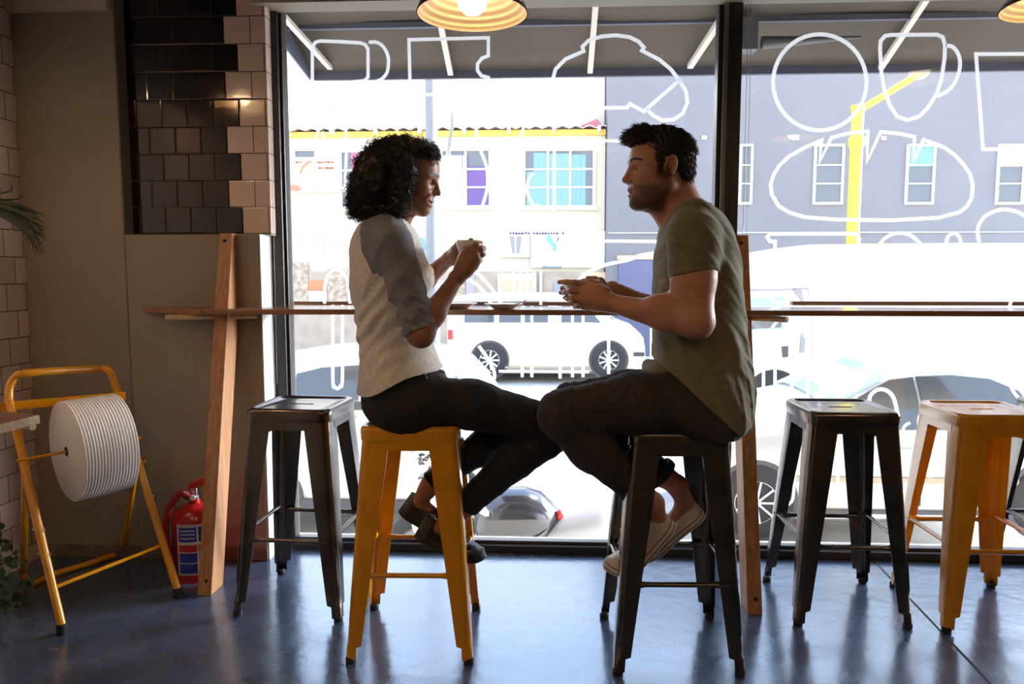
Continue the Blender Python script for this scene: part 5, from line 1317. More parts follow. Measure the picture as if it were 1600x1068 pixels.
def shoe(par, nm, path, Y, w, up, mU, mS, mL, stripes, side, open_s=(.03, .42), hgt=(.072, .052, .085, .045), toecap=None, flip=1, yaw=0.0):
    """path: sole centre-line points (px,py) heel->toe on plane Y. up: sign of the instep side"""
    P = [W(px, py, Y+yaw*i/(len(path)-1)) for i, (px, py) in enumerate(path)]
    S = smooth_path(P, 10); n = len(S); L = [0]
    for i in range(1, n): L.append(L[-1]+(S[i]-S[i-1]).length)
    tot = L[-1]; 
    frames = []
    for i in range(n):
        t = (S[min(i+1, n-1)]-S[max(i-1, 0)]).normalized(); side_ = Vector((0, 1, 0)); u = t.cross(side_).normalized()
        if u.z < 0: u = -u
        frames.append((S[i], t, side_, u, L[i]/tot))
    def hw(s):   # half width of the foot outline
        return w*(.76*math.sin(min(1, (s+.0)/.13)*math.pi/2)**.7 if s < .13 else (.76-.06*math.sin((s-.13)/.3*math.pi) if s < .43 else .70+.30*math.sin((s-.43)/.27*math.pi/2) if s < .70 else 1.0 if s < .74 else math.sqrt(max(0, 1-((s-.74)/.262)**2)))) + .0015
    def ht(s):
        ks = [(0, hgt[0]*.95), (.08, hgt[0]), (.2, hgt[1]+.006), (.32, hgt[1]), (.45, hgt[2]), (.6, hgt[2]*.82), (.75, hgt[3]*1.08), (.9, hgt[3]*.9), (1.0, hgt[3]*.35)]
        for (a, va), (b, vb) in zip(ks[:-1], ks[1:]):
            if s <= b: q = (s-a)/(b-a); q = q*q*(3-2*q); return va+(vb-va)*q
        return ks[-1][1]
    # upper
    m = MB(); rs = []; N_ = 20
    for (p, t, sd, u, s) in frames[0:]:
        h = ht(s); ww = hw(s)*.96; ring = []
        for j in range(N_+1):
            a = math.pi*j/N_; cx = math.cos(a); sx_ = math.sin(a)
            pinch = 1-.30*max(0, (sx_-.3))*(1 if s < .5 else .55)
            ring.append(p+sd*(ww*(abs(cx)**.75)*(1 if cx > 0 else -1)*pinch)+u*(h*sx_**.72+.016))
        ring.append(p-sd*ww*.9+u*.004); ring.insert(0, p+sd*ww*.9+u*.004)
        rs.append(ring)
    m.rings(rs); o = build(nm, m, mU, par, smooth=60)
    # sole
    m = MB(); rs = []
    for (p, t, sd, u, s) in frames:
        ww = hw(s)+.002; rs.append([p-sd*ww+u*.001, p-sd*ww*1.0+u*.022, p-sd*ww*.9+u*.026, p+sd*ww*.9+u*.026, p+sd*ww+u*.022, p+sd*ww+u*.001, p+sd*ww*.9-u*.002, p-sd*ww*.9-u*.002])
    m.rings(rs); build('sole', m, mS, o, smooth=40)
    for hz, mt, th in stripes:
        m = MB(); A_ = [p-sd*(hw(s)+.0028)+u*hz for (p, t, sd, u, s) in frames]; B_ = [p+sd*(hw(s)+.0028)+u*hz for (p, t, sd, u, s) in frames]
        m.tube(A_+B_[::-1], th, 5, closed=True); build('sole_stripe', m, mt, o)
    if toecap:
        m = MB(); rs = []
        for (p, t, sd, u, s) in frames:
            if s < .80: continue
            h = ht(s)+.0015; ww = hw(s)*.98; rs.append([p+sd*(ww*abs(math.cos(math.pi*j/14))**.75*(1 if j < 7 else -1))+u*(h*math.sin(math.pi*j/14)**.72+.0165) for j in range(15)])
        m.rings(rs, caps=False, closed=False); build('toe_cap', m, toecap, o, smooth=60)
    # laces across the instep + bow
    m = MB(); rnd = random.Random(3)
    for k, s0 in enumerate((.46, .52, .58, .64, .70)):
        fr = min(frames, key=lambda f: abs(f[4]-s0)); p, t, sd, u, s = fr; h = ht(s)+.017
        m.tube(smooth_path([p-sd*w*.45+u*(h*.80), p-sd*w*.2+u*(h+.002)+t*.004, p+u*(h+.006)+t*.006, p+sd*w*.2+u*(h+.002)+t*.004, p+sd*w*.45+u*(h*.80)], 4), .0022, 6)
    fr = min(frames, key=lambda f: abs(f[4]-.47)); p, t, sd, u, s = fr; h = ht(s)+.022; c0 = p+u*h
    for sg in (-1, 1):
        m.tube(smooth_path([c0, c0+sd*sg*.02+u*.014-t*.006, c0+sd*sg*.036+u*.004, c0+sd*sg*.022-u*.004+t*.01, c0], 5), .0019, 6)
        m.tube(smooth_path([c0, c0+sd*sg*.012+t*.016-u*.002, c0+sd*sg*.020+t*.034-u*.012], 5), .0017, 6)
    build('shoelace', m, mL, o)
    return o, frames

def hand(V, wrist, knuck, fingers, thumb, r_w, sc=1.0, k=.012):
    """wrist centre, list of 4 knuckle centres, 4 finger chains (from knuckle on), thumb chain"""
    wrist = A3(wrist); kk = [A3(p) for p in knuck]
    for i, p in enumerate(kk):
        V.cap(wrist+(p-wrist)*.08, p, r_w*.78, .0118*sc, k)
    for i in range(3):
        V.cap(kk[i], kk[i+1], .0115*sc, .0112*sc, k*.8)
        V.cap(wrist+(kk[i]-wrist)*.5, wrist+(kk[i+1]-wrist)*.5, .0135*sc, .0135*sc, k)
    for i, ch in enumerate(fingers):
        r0 = (.0098, .0100, .0094, .0082)[i]*sc; pts = [kk[i]]+[A3(p) for p in ch]; n = len(pts)
        rs = [r0*(1-.12*j) for j in range(n)]
        V.chain(pts, rs, .0035)
    pts = [A3(p) for p in thumb]; V.chain(pts, [.0150*sc, .0128*sc, .0108*sc, .0092*sc][:len(pts)], .007)

# ---------------------------------------------------------------- THE MAN
YMn = 2.274
man_base = (.374, YMn, SH)
Vm = Vol(tuple(w3(868, 900, 2.27)[i]-(.03, 0, 0)[i] if i != 1 else 1.88 for i in range(3)), (w3(1182, 600, 2.27)[0]+.02, 2.62, w3(1030, 190, 2.27)[2]+.03), .0026)
oM = w3(1038.5, 268, YMn-.005); scM = .985
TM, RM = head_frame(oM, R(9), R(-1), 0, -1, scM)
add_head(Vm, TM, RM, scM)
nb_ = w3(1078, 345, YMn)
Vm.cap(TM((-.022, 0, -.030)), nb_+np.array((0, 0, -.01)), .056, .064, .03)      # neck
Vm.cap(TM((.030, 0, -.085)), w3(1050, 352, YMn), .030, .036, .03)
Vm.ell(TM((.050, 0, -.106)), (.012, .012, .012), .012)                                # adam's apple
Vm.cap(w3(1066, 340, YMn), w3(1092, 352, YMn-.15), .045, .05, .03); Vm.cap(w3(1066, 340, YMn), w3(1092, 352, YMn+.15), .045, .05, .03)
# torso (inside the shirt)
def keys(rows, Y): return [(float(W((a+b)/2, py, Y).z), float(W(a, py, Y).x), float(W(b, py, Y).x), h) for py, a, b, h in rows]
tk_m = keys([(332, 1046, 1112, .11), (350, 1038, 1128, .165), (380, 1034, 1140, .185), (430, 1028, 1147, .180), (490, 1026, 1152, .165), (540, 1030, 1154, .155), (590, 1036, 1160, .165), (640, 1040, 1160, .175), (668, 1050, 1152, .165)], YMn)
Vm.loft(tk_m, YMn, .02, 2.3)
# near (left) arm
shN = w3(1083, 372, 2.085); elN = w3(1087, 500, 2.040); wrN = w3(958, 474, 2.165)
Vm.cap(shN, shN+(elN-shN)*.5, .062, .057, .02); Vm.cap(shN+(elN-shN)*.45, elN, .058, .047, .02)
Vm.ell(shN+(elN-shN)*.55+np.array((-.012, 0, 0)), (.05, .05, .08), .02)                # biceps
Vm.cap(elN+np.array((.004, 0, -.006)), elN+(wrN-elN)*.35+np.array((0, 0, -.006)), .045, .043, .02); Vm.cap(elN+(wrN-elN)*.35+np.array((0, 0, -.006)), wrN, .042, .0265, .02)
Vm.ell(w3(1040, 478, 2.085), (.06, .040, .034), .03)
Vm.ell(elN+np.array((.012, 0, -.022)), (.026, .028, .026), .012)
# far (right) arm
shF = w3(1078, 385, 2.462); elF = w3(1040, 498, 2.49); wrF = w3(958, 452, 2.385)
Vm.cap(shF, elF, .058, .045, .02); Vm.cap(elF, elF+(wrF-elF)*.4, .043, .040, .02); Vm.cap(elF+(wrF-elF)*.4, wrF, .040, .026, .02)
# near hand round the cup
cupM = w3(908, 455, 2.275)
hand(Vm, wrN, [w3(916, 446, 2.205), w3(911, 456, 2.195), w3(910, 467, 2.195), w3(914, 477, 2.205)],
     [[w3(897, 441.5, 2.200), w3(884, 440.5, 2.215), w3(874, 440.5, 2.235)], [w3(893, 454, 2.190), w3(884, 456, 2.215), w3(880, 457, 2.240)], [w3(896, 466, 2.190), w3(888, 467, 2.212), w3(885, 467, 2.235)], [w3(904, 478, 2.198), w3(899, 479, 2.215), w3(897, 479, 2.235)]],
     [w3(948, 458, 2.19), w3(934, 446, 2.215), w3(922, 441, 2.232), w3(911, 440, 2.240)], .028, 1.08)
Vm.ell(w3(932, 464, 2.185), (.036, .020, .034), .02)
# far hand
hand(Vm, wrF, [w3(915, 446, 2.345), w3(911, 454, 2.352), w3(911, 463, 2.352), w3(915, 471, 2.345)],
     [[w3(897, 447, 2.350), w3(884, 449, 2.330), w3(878, 450, 2.305)], [w3(893, 456, 2.355), w3(880, 457, 2.335), w3(876, 457, 2.31)], [w3(894, 464, 2.355), w3(886, 465, 2.335), w3(882, 465, 2.31)], [w3(904, 472, 2.350), w3(897, 472, 2.33), w3(893, 472, 2.31)]],
     [w3(946, 450, 2.365), w3(938, 440, 2.345), w3(929, 437, 2.325), w3(919, 435.5, 2.305)], .026, 1.05)
Vm.ell(w3(932, 458, 2.36), (.036, .020, .032), .02)
# legs (inside the jeans) and feet
hN = w3(1115, 636, 2.185); kN = w3(878, 645, 2.120); aN = w3(1021, 786, 2.205)
hF = w3(1112, 625, 2.36); kF = w3(886, 628, 2.400); aF = w3(1058, 758, 2.355)
for h_, t_, k_, m_, c_, a_ in ((hN, w3(990, 632, 2.15), kN, w3(925, 700, 2.145), w3(996, 764, 2.192), aN), (hF, w3(985, 620, 2.385), kF, w3(945, 690, 2.39), w3(1034, 741, 2.36), aF)):
    Vm.chain([h_, t_, k_, m_, c_, a_], [.072, .066, .050, .050, .036, .0295], .02)
Vm.cap(aN, w3(1026, 808, 2.215), .030, .029, .02); Vm.cap(w3(1026, 808, 2.215), w3(992, 866, 2.22), .026, .018, .015)
Vm.cap(aF, w3(1070, 784, 2.365), .031, .029, .02); Vm.cap(w3(1070, 784, 2.365), w3(1040, 832, 2.37), .026, .018, .015)
P, Q = Vm.mesh(); del Vm
hl = head_local(P, oM, RM, scM); x, y, z = hl.T
base = np.array((.50, .225, .135)); col = np.tile(base, (len(P), 1))
def blend(mask, c): 
    global col; mk = np.clip(mask, 0, 1)[:, None]; col = col*(1-mk)+np.array(c)*mk
onhead = (np.abs(x) < .16) & (np.abs(y) < .11) & (z > -.15) & (z < .16)
sm = lambda v, a, b: np.clip((v-a)/(b-a), 0, 1)
noise = .5+.25*np.sin(P[:,0]*900)*np.sin(P[:,2]*830+P[:,1]*640)+.25*np.sin(P[:,1]*1200+P[:,0]*500)
beard = onhead*sm(-z, .034, .052)*(1-sm(-z, .118, .135))*sm(x, -.002, .016)
beard = np.maximum(beard, onhead*sm(x, .0, .014)*(1-sm(x, .03, .05))*sm(-z, -.02, .01)*(1-sm(-z, .1, .13)))
mouth = np.exp(-((z+.066)/.0125)**2-((y)/.030)**2)*(x > .08)
beard = beard*(1-np.clip(1.6*mouth, 0, 1)); beard = beard*(1-.55*np.exp(-((y/.05)**2))*np.exp(-((z+.085)/.008)**2)*0)
cheek = sm(z, -.062, -.040)*sm(x, .035, .055); beard = beard*(1-.75*cheek)
blend(beard*.93*(.75+.35*noise), (.055, .030, .022))
blend(onhead*mouth*1.3*(x > .088), (.44, .15, .12))
blend(onhead*.35*np.exp(-((x-.122)/.012)**2-((z+.03)/.014)**2), (.55, .18, .12))
man = npmesh('person', P, Q, M['skin_m'], None, col, loc=man_base)
setp(man, 'man in an olive t-shirt and dark jeans sitting on a gunmetal stool', 'person')
eyes(man, TM, RM, scM, (1, .30, -.05))
b = MB(); 
for i in range(-3, 4): b.ball(TM((.0955-.0009*i*i, i*.0062, -.0635)), (.0030*scM, .0030*scM, .0042*scM), 8, 6)
build('teeth', b, M['teeth'], man, smooth=True)
# eyebrows
def brows(par, T, sc, m, z0=.0245, thick=.0032, n=70, lift=0):
    for s in (1, -1):
        b = MB(); rnd = random.Random(5)
        for i in range(n):
            u = rnd.random(); px_ = .1075-.021*u**1.7; py_ = s*(.010+.040*u); pz_ = z0+.006*math.sin(u*2.6)-.004*u*u+rnd.uniform(-.0042, .0042)*(1-.55*u)
            a = T((px_+.003, py_, pz_)); q = T((px_+.002-.003*u, py_+s*.008, pz_+.003*(1-u)-.001)); b.tube([a, (a+q)/2+np.array((0, 0, .0006)), q], [thick*.35*sc, thick*.35*sc, .0003], 5)
        build('eyebrow', b, m, par)
brows(man, TM, scM, M['hair_m'], n=420, thick=.0030)
# hair
Vh = Vol(oM-.17, oM+.17, .0026)
eh = lambda p, r, k=.012, op='add', rot=None: Vh.ell(TM(p), np.array(r)*scM, k, op, RM if rot is None else RM @ np.array(Matrix.Rotation(R(rot), 3, 'Y')))
eh((.006, 0, .053), (.090, .081, .081)); eh((.045, 0, .098), (.062, .060, .030), .02); eh((.088, 0, .096), (.036, .050, .022), .015, rot=20); eh((-.038, 0, .01), (.048, .068, .066), .02)
eh((-.046, 0, -.03), (.028, .048, .033), .02)
# clear the face, ears, neck
Vh.cut(TM((.100, 0, .072)), RM @ np.array((.35, 0, -1.0)), .006, None, None) if False else None
eh((.115, 0, .010), (.062, .110, .064), .008, 'sub'); eh((.060, 0, -.055), (.075, .12, .075), .008, 'sub'); eh((.072, .0, .030), (.030, .12, .040), .008, 'sub')
for s in (1, -1): eh((.010, s*.082, -.004), (.026, .022, .038), .006, 'sub'); 
eh((-.02, 0, -.085), (.09, .12, .040), .006, 'sub')
for s in (1, -1): Vh.cap(TM((.040, s*.064, .040)), TM((.036, s*.068, -.004)), .012, .006, .01)   # sideburns
def hair_d(X, Y, Z):
    px_, pz_ = (X-oM[0]), (Z-oM[2]); an = np.arctan2(pz_-.02, px_)*26
    return -.0022*np.sin(an+np.sin(Y*90)*2)-.0018*np.sin(an*2.3+Y*160)-.0016*np.sin(X*330+Z*250+Y*300)
Vh.disp(hair_d); Ph, Qh = Vh.mesh()
hm = npmesh('hair', Ph, Qh, M['hair_m'], man)
# tufts standing out from the crown, quiff and nape
def strands(P, n, Lr, r, T, fwd, seed, sel, up=.3, curl=.0):
    rg = np.random.default_rng(seed); idx = np.where(sel)[0]; b = MB(); c0 = np.array(T((-.005, 0, .03)))
    for i in rg.choice(idx, n):
        p = P[i]; d = p-c0; d /= np.linalg.norm(d); tdir = np.array(fwd)*(.9+.4*rg.random())+d*(up+.35*rg.random())+rg.normal(0, .16, 3); tdir /= np.linalg.norm(tdir)
        L0 = rg.uniform(*Lr); q0 = p-d*.003; q1 = q0+tdir*L0*.5+d*.002; q2 = q0+tdir*L0+d*(-.001)+np.array((0, 0, curl*L0))
        b.tube([q0, q1, q2], [r, r*.85, r*.15], 5, caps=False)
    return b
hlh = head_local(Ph, oM, RM, scM)
bk = RM @ np.array((-1, 0, -.35))
b = strands(Ph, 3600, (.014, .026), .0008, TM, bk, 1, (hlh[:,2] > .055), .02)
b4 = strands(Ph, 1800, (.012, .022), .0008, TM, RM @ np.array((-.35, 0, -1)), 5, (hlh[:,0] < .0) & (hlh[:,2] <= .07), .02); b.add(b4.v, b4.f)
b2 = strands(Ph, 900, (.018, .032), .0008, TM, RM @ np.array((.75, 0, .30)), 2, (hlh[:,0] > .05) & (hlh[:,2] > .075), .12, -.1); b.add(b2.v, b2.f)
b3 = strands(Ph, 900, (.010, .020), .0007, TM, RM @ np.array((-.2, 0, -1)), 3, (hlh[:,2] < .03), .02); b.add(b3.v, b3.f)
build('hair_strand', b, M['hair_m'], hm)['kind'] = 'stuff'

# t-shirt
Vt = Vol((w3(1000, 600, YMn)[0]-.03, 1.93, w3(1100, 690, YMn)[2]-.02), (w3(1185, 400, YMn)[0]+.02, 2.66, w3(1080, 305, YMn)[2]+.03), .0032)
tee = keys([(314, 1066, 1097, .055), (322, 1052, 1108, .095), (334, 1042, 1122, .145), (350, 1034, 1133, .180), (380, 1028, 1145, .203), (430, 1022, 1153, .200), (490, 1020, 1160, .185), (540, 1022, 1165, .182), (575, 1016, 1171, .190), (600, 1018, 1175, .197), (630, 1030, 1174, .198), (655, 1055, 1165, .190), (672, 1075, 1150, .165)], YMn)
Vt.loft(tee, YMn, .02, 2.25)
for sh, el, sy, c_ in ((shN, elN, -1, w3(1082, 430, 2.06)), (shF, elF, 1, shF+(elF-shF)*.46)):
    Vt.cap(w3(1085, 345, YMn+sy*.13), sh+np.array((0, 0, .006)), .062, .070, .03)
    dv = (el-sh)/np.linalg.norm(el-sh)+np.array((.12, 0, 0))
    Vt.cap(sh, sh+(el-sh)*.62, .071, .0665, .02, clip=(c_, dv))
Vt.disp(lambda X, Y, Z: fold(X, Y, Z, .4, amp=.0032))
wz = lambda Z, a, b: np.clip((Z-a)/(b-a), 0, 1)
z54 = w3(1100, 545, YMn)[2]; z60 = w3(1100, 600, YMn)[2]
Vt.disp(lambda X, Y, Z: (1-wz(Z, z60, z54))*fold(X, Y, Z, 2.0, a=(16., 3., 9.), amp=.0075, fr=.8))
Vt.disp(lambda X, Y, Z: .0042*np.sin((X*2.0+Z*1.0)*62+np.sin(Z*30)*1.2)*np.exp(-((Z-z54)/.07)**2))
# hem: sweeps down from the lap to the seat at the back
h0 = w3(1048, 590, YMn); h1 = w3(1138, 668, YMn); dh = h1-h0; nh = np.array((-dh[2], 0, dh[0])); nh = -nh if nh[2] > 0 else nh
Vt.cut(h1, (-.68, 0, -.73), .006)
Vt.cap(TM((-.030, 0, -.04)), w3(1070, 335, YMn), .0585, .0590, .004, 'sub')
Vt.cap(w3(1042, 318, YMn), w3(1060, 338, YMn), .052, .052, .004, 'sub')
P, Q = Vt.mesh(); del Vt
tshirt = npmesh('t_shirt', P, Q, M['tee'], man)
# collar band
cc = w3(1073, 331, YMn); b = MB(); ring = []
for i in range(40):
    a = 2*math.pi*i/40; ring.append((cc[0]+.068*math.cos(a), YMn+.070*math.sin(a), cc[2]+.024*math.cos(a)-.006+.004*math.cos(2*a)))
b.tube(ring, .0055, 8, closed=True); build('collar', b, M['tee'], tshirt, smooth=True)
# jeans
Vj = Vol((w3(838, 700, 2.2)[0]-.04, 1.98, w3(1000, 800, 2.2)[2]-.03), (w3(1170, 640, 2.27)[0]+.02, 2.56, w3(1100, 560, 2.27)[2]+.03), .0034)
Vj.loft(keys([(582, 1034, 1158, .165), (600, 1030, 1162, .175), (630, 1030, 1162, .185), (655, 1040, 1156, .185), (672, 1050, 1150, .170)], YMn), YMn, .02, 2.6)
kNn = w3(880, 643, 2.12)
Vj.cap(w3(1100, 628, 2.185), w3(990, 630, 2.15), .092, .086, .03); Vj.cap(w3(990, 630, 2.15), kNn, .086, .066, .03); Vj.ell(w3(876, 648, 2.12), (.066, .062, .064), .02)
Vj.cap(w3(882, 652, 2.12), w3(925, 700, 2.145), .066, .066, .03); Vj.cap(w3(925, 700, 2.145), w3(1000, 768, 2.195), .065, .047, .02)
Vj.cap(w3(1100, 622, 2.36), w3(985, 618, 2.385), .090, .080, .03); Vj.cap(w3(985, 618, 2.385), w3(892, 630, 2.40), .080, .064, .03)
Vj.cap(w3(892, 632, 2.40), w3(945, 690, 2.39), .064, .063, .03); Vj.cap(w3(945, 690, 2.39), w3(1036, 742, 2.36), .062, .048, .02)
Vj.disp(lambda X, Y, Z: fold(X, Y, Z, 1.3, a=(17., 4., 14.), amp=.0026)); kp = kNn
Vj.disp(lambda X, Y, Z: .0030*np.sin(np.arctan2(Z-kp[2]+.05, X-kp[0]-.06)*24)*np.exp(-(((X-kp[0]-.03)**2+(Z-kp[2]+.03)**2)/.0036)))
Vj.cut(w3(998, 768, 2.195), (.62, .1, -.78), 0, w3(1000, 768, 2.195)-.075, w3(1000, 768, 2.195)+.075)
Vj.cut(w3(1038, 744, 2.36), (.72, 0, -.69), 0, w3(1040, 744, 2.36)-.08, w3(1040, 744, 2.36)+.08)
P, Q = Vj.mesh(); del Vj
jeans = npmesh('jeans', P, Q, M['jean_m'], man)
for c_, d_, rr_c in ((w3(994, 763, 2.192), (.62, .1, -.78), .050), (w3(1033, 739, 2.36), (.76, 0, -.65), .050)):
    dv = Vector(d_).normalized(); q = Vector((0,0,1)).rotation_difference(dv); b = MB(); b.lathe([(rr_c-.002, -.016), (rr_c+.003, -.014), (rr_c+.005, .0), (rr_c+.003, .012), (rr_c-.002, .014), (rr_c-.006, .008), (rr_c-.008, -.016)], (0,0,0), 32, caps=False)
    b.v = [tuple(q @ Vector(v)+Vector(c_)) for v in b.v]; build('cuff', b, M['jean_m'], jeans, smooth=50)
b = MB(); b.tube(smooth_path([Vector(w3(905, 645, 2.055)), Vector(w3(960, 640, 2.058)), Vector(w3(1030, 630, 2.088)), Vector(w3(1075, 618, 2.095))], 8), .0016, 5); build('side_seam', b, M['jean_m'], jeans)
b = MB(); kk = [Vector(w3(1030, 572, 2.20)), Vector(w3(1016, 575, 2.19)), Vector(w3(1008, 584, 2.20))]
# knotted front of the shirt on the lap
Vk = Vol(w3(1020, 590, 2.25)-.11, w3(1020, 590, 2.25)+.11, .0032)
Vk.ell(w3(1030, 577, 2.25), (.045, .09, .030), .02); Vk.ell(w3(1016, 583, 2.24), (.024, .07, .022), .02)
Vk.disp(lambda X, Y, Z: fold(X, Y, Z, 3.1, a=(26., 7., 12.), amp=.008)); P, Q = Vk.mesh(); npmesh('shirt_fold', P, Q, M['tee'], tshirt)
# sneakers
st_ = [(.020, M['stripe_r'], .0016), (.006, M['sole_b'], .0014)]
shoe(man, 'sneaker', [(1057, 818), (1030, 850), (1003, 878), (985, 889), (962, 891), (942, 884)], 2.215, .047, 1, M['canvas_w'], M['rubber_w'], M['lace_w'], st_, -1, hgt=(.080, .062, .078, .042), toecap=M['rubber_w'])
shoe(man, 'sneaker', [(1103, 802), (1076, 824), (1048, 846), (1028, 862), (1008, 872), (992, 876)], 2.375, .047, 1, M['canvas_w'], M['rubber_w'], M['lace_w'], st_, -1, hgt=(.080, .062, .078, .042), toecap=M['rubber_w'])
# cup in the hands of the man
def cup(px, py_top, Y, r, h, label, handle=None):
    c = W(px, py_top, Y); t = thing('cup', label, 'cup', (c.x, Y, c.z-h), 'white coffee cups')
    m = MB(); m.lathe([(0, 0), (r*.55, 0), (r*.60, .004), (r*.82, h*.35), (r*.95, h*.7), (r, h-.001), (r-.001, h), (r-.0035, h-.001), (r*.90, h*.7), (r*.77, h*.36), (r*.5, .008), (0, .007)], (c.x, Y, c.z-h), 40); build('cup_bowl', m, M['porcelain'], t, smooth=True)
    m = MB(); m.lathe([(0, 0), (r*.93, 0)], (c.x, Y, c.z-.010), 32, caps=False); build('coffee', m, M['coffee'], t)
    hx = handle if handle else (0, 1)
    m = MB(); q = [Vector((c.x+hx[0]*a*r, Y+hx[1]*a*r, c.z-h*(1-b_))) for a, b_ in ((.93, .85), (1.35, .88), (1.55, .6), (1.3, .35), (.85, .32))]; m.tube(smooth_path(q, 6), .0042, 8); build('cup_handle', m, M['porcelain'], t, smooth=True)
    return t
cup(908, 436.5, 2.272, .054, .062, "white coffee cup in the man's hands", (-.6, .8))

# ---------------------------------------------------------------- THE WOMAN
YWn = 2.299
wo_base = (-.4245, YWn, SH)
Vw = Vol((w3(560, 700, YWn)[0]-.02, 1.93, w3(650, 870, 2.2)[2]-.03), (w3(905, 640, 2.3)[0]+.04, 2.56, w3(650, 205, YWn)[2]+.01), .0030)
scW = .90; oW = w3(634.5, 277, YWn)
TW, RW = head_frame(oW, R(4), R(13), 0, 1, scW)
add_head(Vw, TW, RW, scW, True)
Vw.cap(TW((-.020, 0, -.035)), w3(606, 350, YWn), .047, .052, .03); Vw.cap(TW((.015, 0, -.075)), w3(622, 350, YWn), .030, .036, .03)
tw_k = keys([(345, 574, 630, .10), (362, 568, 636, .130), (390, 562, 648, .140), (430, 560, 650, .130), (480, 564, 652, .118), (530, 570, 660, .115), (570, 574, 672, .130), (610, 574, 682, .155), (645, 580, 680, .165)], YWn)
Vw.loft(tw_k, YWn, .02, 2.2)
Vw.ell(w3(645, 432, YWn-.06), (.038, .048, .045), .03); Vw.ell(w3(645, 432, YWn+.06), (.038, .048, .045), .03)
wsN = w3(614, 384, 2.150); weN = w3(657, 520, 2.095); wwN = w3(712, 436, 2.185)
wsF = w3(620, 384, 2.445); weF = w3(648, 452, 2.47); wwF = w3(701, 404, 2.36)
Vw.cap(wsN, weN, .048, .038, .02); Vw.cap(weN, weN+(wwN-weN)*.35, .037, .034, .02); Vw.cap(weN+(wwN-weN)*.35, wwN, .034, .0215, .02); Vw.ell(weN+np.array((.004, 0, -.010)), (.030, .030, .028), .015)
Vw.cap(wsF, weF, .046, .036, .02); Vw.cap(weF, weF+(wwF-weF)*.35, .036, .032, .02); Vw.cap(weF+(wwF-weF)*.35, wwF, .032, .0215, .02)
# near hand: back of hand toward the camera, fingers round the cup
hand(Vw, wwN, [w3(733, 391, 2.20), w3(741, 398, 2.198), w3(744, 406, 2.20), w3(741, 415, 2.205)],
     [[w3(744, 382, 2.205), w3(751, 380.5, 2.228), w3(752, 382, 2.25)], [w3(751, 389, 2.205), w3(756, 388, 2.23), w3(755, 389, 2.25)], [w3(753, 398, 2.21), w3(756, 397, 2.235), w3(753, 397, 2.255)], [w3(747, 410, 2.212), w3(751, 407, 2.235), w3(748, 405, 2.25)]],
     [w3(716, 420, 2.20), w3(722, 402, 2.225), w3(729, 389, 2.238), w3(736, 376, 2.245)], .0235, .98)
Vw.ell(w3(728, 411, 2.195), (.024, .016, .036), .02)
hand(Vw, wwF, [w3(719, 386, 2.335), w3(728, 392, 2.345), w3(732, 400, 2.345), w3(730, 408, 2.34)],
     [[w3(730, 382, 2.345), w3(740, 383, 2.335), w3(746, 385, 2.32)], [w3(740, 390, 2.35), w3(748, 391, 2.335), w3(751, 392, 2.315)], [w3(742, 399, 2.345), w3(749, 399, 2.33), w3(751, 399, 2.315)], [w3(740, 407, 2.34), w3(746, 406, 2.33), w3(748, 405, 2.315)]],
     [w3(708, 398, 2.33), w3(712, 388, 2.31), w3(716, 382, 2.295), w3(720, 380, 2.285)], .0225, .95)
Vw.ell(w3(716, 396, 2.345), (.026, .016, .028), .02)
# legs
whN = w3(620, 628, 2.215); wkN = w3(884, 668, 2.270); waN = w3(712, 806, 2.235)
whF = w3(622, 624, 2.38); wkF = w3(822, 650, 2.44); waF = w3(668, 764, 2.375)
for h_, t_, k_, m_, c_, a_ in ((whN, w3(740, 634, 2.225), wkN, w3(800, 722, 2.262), w3(727, 790, 2.240), waN), (whF, w3(735, 634, 2.41), wkF, w3(752, 700, 2.41), w3(676, 752, 2.378), waF)):
    Vw.chain([h_, t_, k_, m_, c_, a_], [.062, .056, .042, .043, .031, .0265], .02)
Vw.cap(waN, w3(686, 824, 2.235), .0265, .025, .02); Vw.cap(w3(686, 824, 2.235), w3(735, 856, 2.235), .022, .015, .015)
Vw.cap(waF, w3(654, 784, 2.375), .0265, .025, .02); Vw.cap(w3(654, 784, 2.375), w3(700, 816, 2.375), .022, .015, .015)
P, Q = Vw.mesh(); del Vw
hl = head_local(P, oW, RW, scW); x, y, z = hl.T
col = np.tile(np.array((.36, .155, .085)), (len(P), 1)); onhead = (np.abs(x) < .16) & (np.abs(y) < .11) & (z > -.15)
mouth = np.exp(-((z+.066)/.0135)**2-((y)/.030)**2)*(x > .088)
blend(onhead*mouth*1.35, (.34, .085, .075)); blend(onhead*.25*np.exp(-((x-.08)/.03)**2-((z+.022)/.018)**2), (.50, .20, .12))
woman = npmesh('person', P, Q, M['skin_w'], None, col, loc=wo_base)
setp(woman, 'curly-haired woman in a grey and cream raglan shirt sitting on the yellow stool', 'person')
eyes(woman, TW, RW, scW, (1, -.35, -.30)); brows(woman, TW, scW, M['hair_w'], n=260, thick=.0026)
b = MB()
for i in range(-3, 4): b.ball(TW((.0958-.0009*i*i, i*.0062, -.0635)), (.0030*scW, .0030*scW, .0046*scW), 8, 6)
build('teeth', b, M['teeth'], woman, smooth=True)
